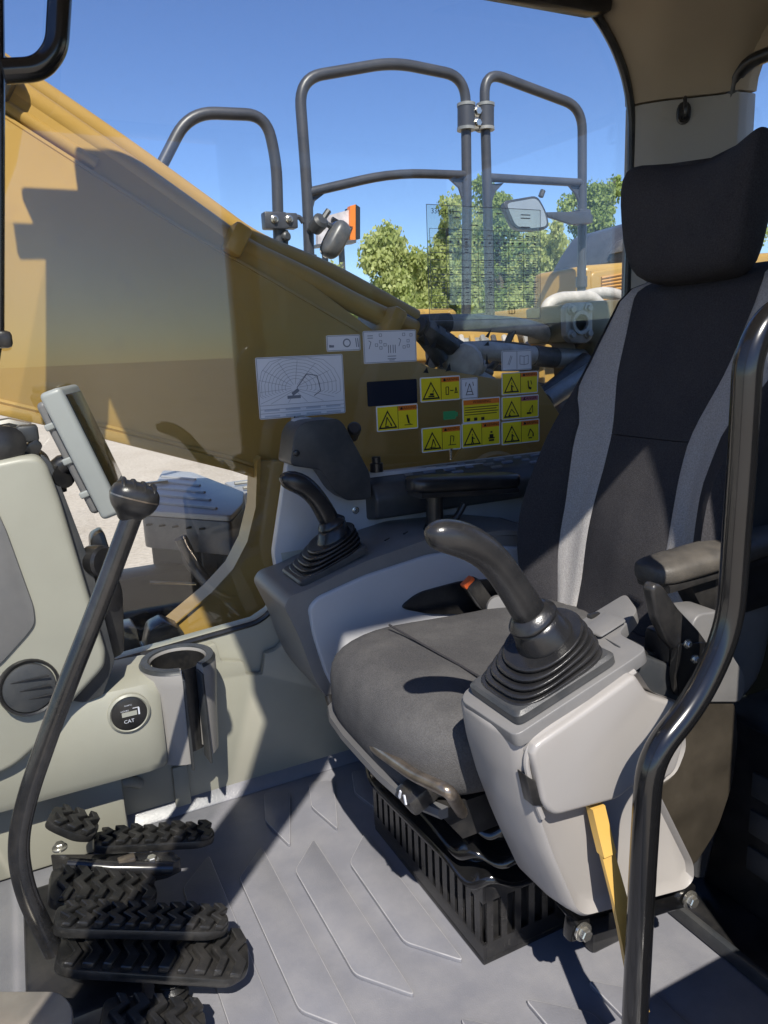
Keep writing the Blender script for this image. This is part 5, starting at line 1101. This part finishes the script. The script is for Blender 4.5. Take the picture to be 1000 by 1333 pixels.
# ================================================================== FAR: BILLBOARD, TREES
BY = 62.
bb = thing('billboard', 'far billboard with a torn graphic poster and an orange edge on a steel post', 'billboard', (P(440,430,y=BY).x, BY, GZ))
p0, p1 = P(414,284,y=BY), P(459,272,y=BY); p2, p3 = P(462,312,y=BY), P(414,318,y=BY)
bm = NB(); prism(bm, [p0, p1, p2, p3], (0,.5,0), 0); link('panel', bm, mat('poster', (.50,.47,.47), .6, var=.35, vscale=.9, dust=.5, dustc=(.16,.13,.14), dscale=1.3), bb)
bm = NB(); prism(bm, [P(px, py, y=BY-.3) for px, py in ((456,268),(463,266),(463,312),(456,312))], (0,.6,0)); link('orange_edge', bm, 'orange_print', bb)
bm = NB(); prism(bm, [P(px, py, y=BY-.2) for px, py in ((463.5,266),(469,270),(469,311),(463.5,312))], (0,2.4,0)); link('return_panel', bm, 'plastic_black', bb)
bm = NB(); prism(bm, [P(px, py, y=BY-1) for px, py in ((412,318),(464,312),(464,316),(412,322))], (0,1,0)); link('catwalk', bm, 'deck_dark', bb)
for px in (424, 446):
    bm = NB(); a = P(px, 318, y=BY); tube(bm, [Vector((a.x, BY+.3, GZ)), Vector((a.x, BY+.3, a.z))], .28, 10); link('post', bm, 'deck_dark', bb)
for k in range(3):
    bm = NB(); a = P(432+8*k, 285+6*k, y=BY-.3); b = P(440+6*k, 305, y=BY-.3); tube(bm, [a, a.lerp(b,.5)+Vector((.5,0,.3)), b], .22, 6); link('graffiti_stroke', bm, 'black_print' if k != 1 else 'orange_print', bb)

def tree(label, base, height, spread, m, nleaf, seed, weep=.35):
    rd = random.Random(seed); base = Vector(base)
    t = thing('tree', label, 'tree', base, 'trees along the edge of the yard')
    bm = NB(); top = base + Vector((rd.uniform(-.4,.4), 0, height*.86)); tp = [base, base.lerp(top,.3)+Vector((rd.uniform(-.3,.3),0,0)), base.lerp(top,.65), top]
    tube(bm, tp, [height*.03, height*.022, height*.013, height*.004], 8); limbs = []
    for k in range(16):
        u_ = rd.uniform(.14,.95); s_ = base.lerp(top, u_); an = rd.uniform(0, 6.283); ln = spread*(1.05-.6*u_)*rd.uniform(.5,1.05)
        e_ = s_ + Vector((math.cos(an)*ln, math.sin(an)*ln, height*rd.uniform(.06,.26))); mid_ = s_.lerp(e_,.5)+Vector((0,0,height*.04))
        tube(bm, [s_, mid_, e_], [height*.010, height*.006, height*.002], 5); limbs += [(s_, mid_, e_)]
    link('trunk', bm, 'bark', t)
    verts, faces, tones = [], [], []
    clumps = []
    for s_, mid_, e_ in limbs:
        for j in range(3): clumps.append((mid_.lerp(e_, rd.uniform(-.3,1.2)) + Vector((rd.gauss(0,.25), rd.gauss(0,.25), rd.gauss(0,.25)))*spread*.35, spread*rd.uniform(.14,.28)))
    for j in range(70):                                    # fill of the crown's volume, ragged at the rim
        u_ = rd.uniform(.03,1.0); wd_ = spread*(1.0-.75*max(0,(u_-.45)/.55)**1.5)*rd.uniform(.1,1.0); an = rd.uniform(0,6.283)
        clumps.append((base + Vector((math.cos(an)*wd_, math.sin(an)*wd_, height*(.02+.93*u_))), spread*rd.uniform(.10,.26)))
    clumps.append((top, spread*.2)); clumps.append((top+Vector((0,0,height*.08)), spread*.13))
    per = nleaf//len(clumps)
    for c_, r_ in clumps:
        tone0 = rd.uniform(.25,.85)
        for i in range(per):
            d = Vector((rd.gauss(0,1), rd.gauss(0,1), rd.gauss(0,1))).normalized()*r_*rd.random()**.45
            p = c_ + Vector((d.x, d.y, d.z*1.15 - weep*r_*rd.random()))
            L_ = rd.uniform(.10,.26); w_ = L_*.34
            ax = Vector((rd.gauss(0,.6), rd.gauss(0,.6), -.7-weep+rd.gauss(0,.6))).normalized(); sd_ = ax.cross(Vector((rd.gauss(0,1),rd.gauss(0,1),rd.gauss(0,1)))).normalized()
            n0 = len(verts); verts += [p, p+ax*L_*.5+sd_*w_, p+ax*L_, p+ax*L_*.5-sd_*w_]; faces.append((n0,n0+1,n0+2,n0+3)); tones.append(min(1,max(0,tone0+rd.gauss(0,.2))))
    me = bpy.data.meshes.new('crown'); me.from_pydata([v-base for v in verts], [], faces)
    at = me.attributes.new('tone', 'FLOAT', 'FACE'); at.data.foreach_set('value', tones); me.materials.append(_m[m])
    o = bpy.data.objects.new('crown', me); col.objects.link(o); o.parent = t; return t
def tree_at(label, px, pytop, y, spread_px, m, n, seed, weep=.35):
    p = P(px, pytop, y=y); dep = (p-CAM).dot(fw); tree(label, (p.x, y, GZ), p.z-GZ, spread_px*dep/F*1.0, m, n, seed, weep)
for a in (('small feathery green tree left of the billboard post', 425, 340, 34, 40, 'leaf_green', 12000, 11, .35),
          ('pale olive willow tree just right of the billboard', 505, 286, 30, 72, 'leaf_olive', 34000, 12, .7),
          ('broad olive tree behind the lifting chart', 585, 278, 31, 72, 'leaf_olive', 34000, 13, .6),
          ('dark green tree with a pointed crown behind the clear chart', 655, 240, 36, 52, 'leaf_green', 24000, 14, .35),
          ('green willow tree below the mirror arm', 712, 292, 29, 66, 'leaf_olive', 30000, 15, .6),
          ('tallest green tree behind the narrow handrail', 778, 228, 33, 58, 'leaf_green', 36000, 16, .3),
          ('green tree half hidden by the cab pillar', 850, 262, 34, 60, 'leaf_green', 16000, 17, .35),
          ('low scrubby olive bush tree under the willow', 460, 372, 27, 52, 'leaf_olive', 18000, 18, .35),
          ('low olive tree below the billboard catwalk', 432, 352, 42, 60, 'leaf_olive', 16000, 22, .5),
          ('spreading olive tree right of the clear chart', 694, 292, 44, 70, 'leaf_olive', 24000, 23, .5),
          ('bushy pale tree between the two tall handrails', 622, 284, 43, 66, 'leaf_olive', 24000, 24, .5),
          ('round green tree seen above the boom foot', 545, 330, 38, 70, 'leaf_green', 20000, 19, .35),
          ('low olive scrub tree behind the engine hood', 660, 320, 40, 80, 'leaf_olive', 20000, 21, .35),
          ('green tree beyond the rear window', 1040, 250, 34, 70, 'leaf_green', 9000, 20, .35)): tree_at(*a)

# ================================================================== MACHINE BODY UNDER THE CAB, THINGS BEHIND THE SEAT
dkp = thing('machine_deck', 'dark deck plate of the machine under the cab', 'deck', (1.2,1.0,-.5))
bm = NB(); bbox(bm, (-.5,-.15,-.50), (3.4,1.98,-.14), .02); link('deck_plate', bm, 'deck_dark', dkp)
bm = NB(); bbox(bm, (-.2,.5,-1.05), (3.2,3.0,-.80), .03); link('turntable', bm, 'paint_worn', dkp)
und = thing('undercarriage', 'dark steel undercarriage standing on the ground', 'undercarriage', (1.4,1.7,GZ))
bm = NB(); bbox(bm, (.2,.9,GZ+.35), (2.8,2.6,-1.07), .05); link('centre_frame', bm, 'paint_worn', und)
for y_ in (.0, 2.75):
    bm = NB(); prism(bm, round_poly([Vector((-1.2,y_,GZ+.02)), Vector((4.0,y_,GZ+.02)), Vector((4.0,y_,GZ+.60)), Vector((-1.2,y_,GZ+.60))], .28, 6), (0,.6,0), .02); link('track', bm, 'paint_worn', und)
rl = thing('rear_locker', 'black locker with a slotted face behind the seat', 'locker', (1.25,.62,0))
bm = NB(); bbox(bm, (1.03,.40,.01), (1.50,.84,.36), .015); link('body', bm, 'plastic_black', rl)
for k in range(5):
    for j in range(3): bm = NB(); bbox(bm, (1.08+.075*k, .394, .10+.07*j), (1.13+.075*k, .402, .145+.07*j), .003); link('slot', bm, 'plastic_dark', rl)
for k in range(3):
    for j in range(3): bm = NB(); bbox(bm, (1.024, .50+.09*k, .10+.07*j), (1.032, .56+.09*k, .145+.07*j), .003); link('slot', bm, 'plastic_dark', rl)
rt_ = thing('rear_floor_tray', 'black floor tray behind the door side console', 'floor tray', (1.2,.6,.005))
bm = NB(); bbox(bm, (.93,.42,.002), (1.72,.90,.012), .004); link('tray', bm, 'plastic_black', rt_)
bm = NB(); bbox(bm, (.92,.40,.002), (.935,.90,.03), .005); bbox(bm, (.935,.40,.0021), (1.72,.415,.0299), .005); link('rim', bm, 'plastic_dark', rt_)
sbelt = thing('seat_side_cover', 'grey rounded plastic cover on the door side of the seat', 'cover', (1.0,.83,.4))
bm = NB(); rings(bm, [srect((x_, .815, z_), Y, Vector((.2,0,1)).normalized(), .03*k, .11*k, 3.5, 20) for x_, z_, k in ((.93,.46,.4),(.94,.46,.8),(.97,.465,1),(1.06,.47,1),(1.12,.47,.7),(1.13,.47,.3))]); link('cover', bm, 'console_mid', sbelt, ang=70, sub=1)
bm = NB(); tube(bm, fillet([Vector((1.0,.81,.38)), Vector((1.02,.80,.25)), Vector((1.0,.82,.05))], .05), .018, 8); link('strap', bm, 'belt', sbelt)
cmp_ = thing('rear_compartment', 'dark machinery compartment on the deck behind the cab', 'compartment', (2.7,1.0,-.14))
bm = NB(); bbox(bm, (1.98,.05,-.138), (3.35,1.90,1.08), .04, 3); link('body', bm, 'deck_dark', cmp_)
for k in range(6): bm = NB(); bbox(bm, (2.15,.042,.30+.09*k), (2.75,.052,.34+.09*k), .004); link('louvre', bm, 'plastic_black', cmp_)
bm = NB(); bbox(bm, (2.95,.03,.35), (2.98,.052,.50), .006); link('handle', bm, 'plastic_black', cmp_)
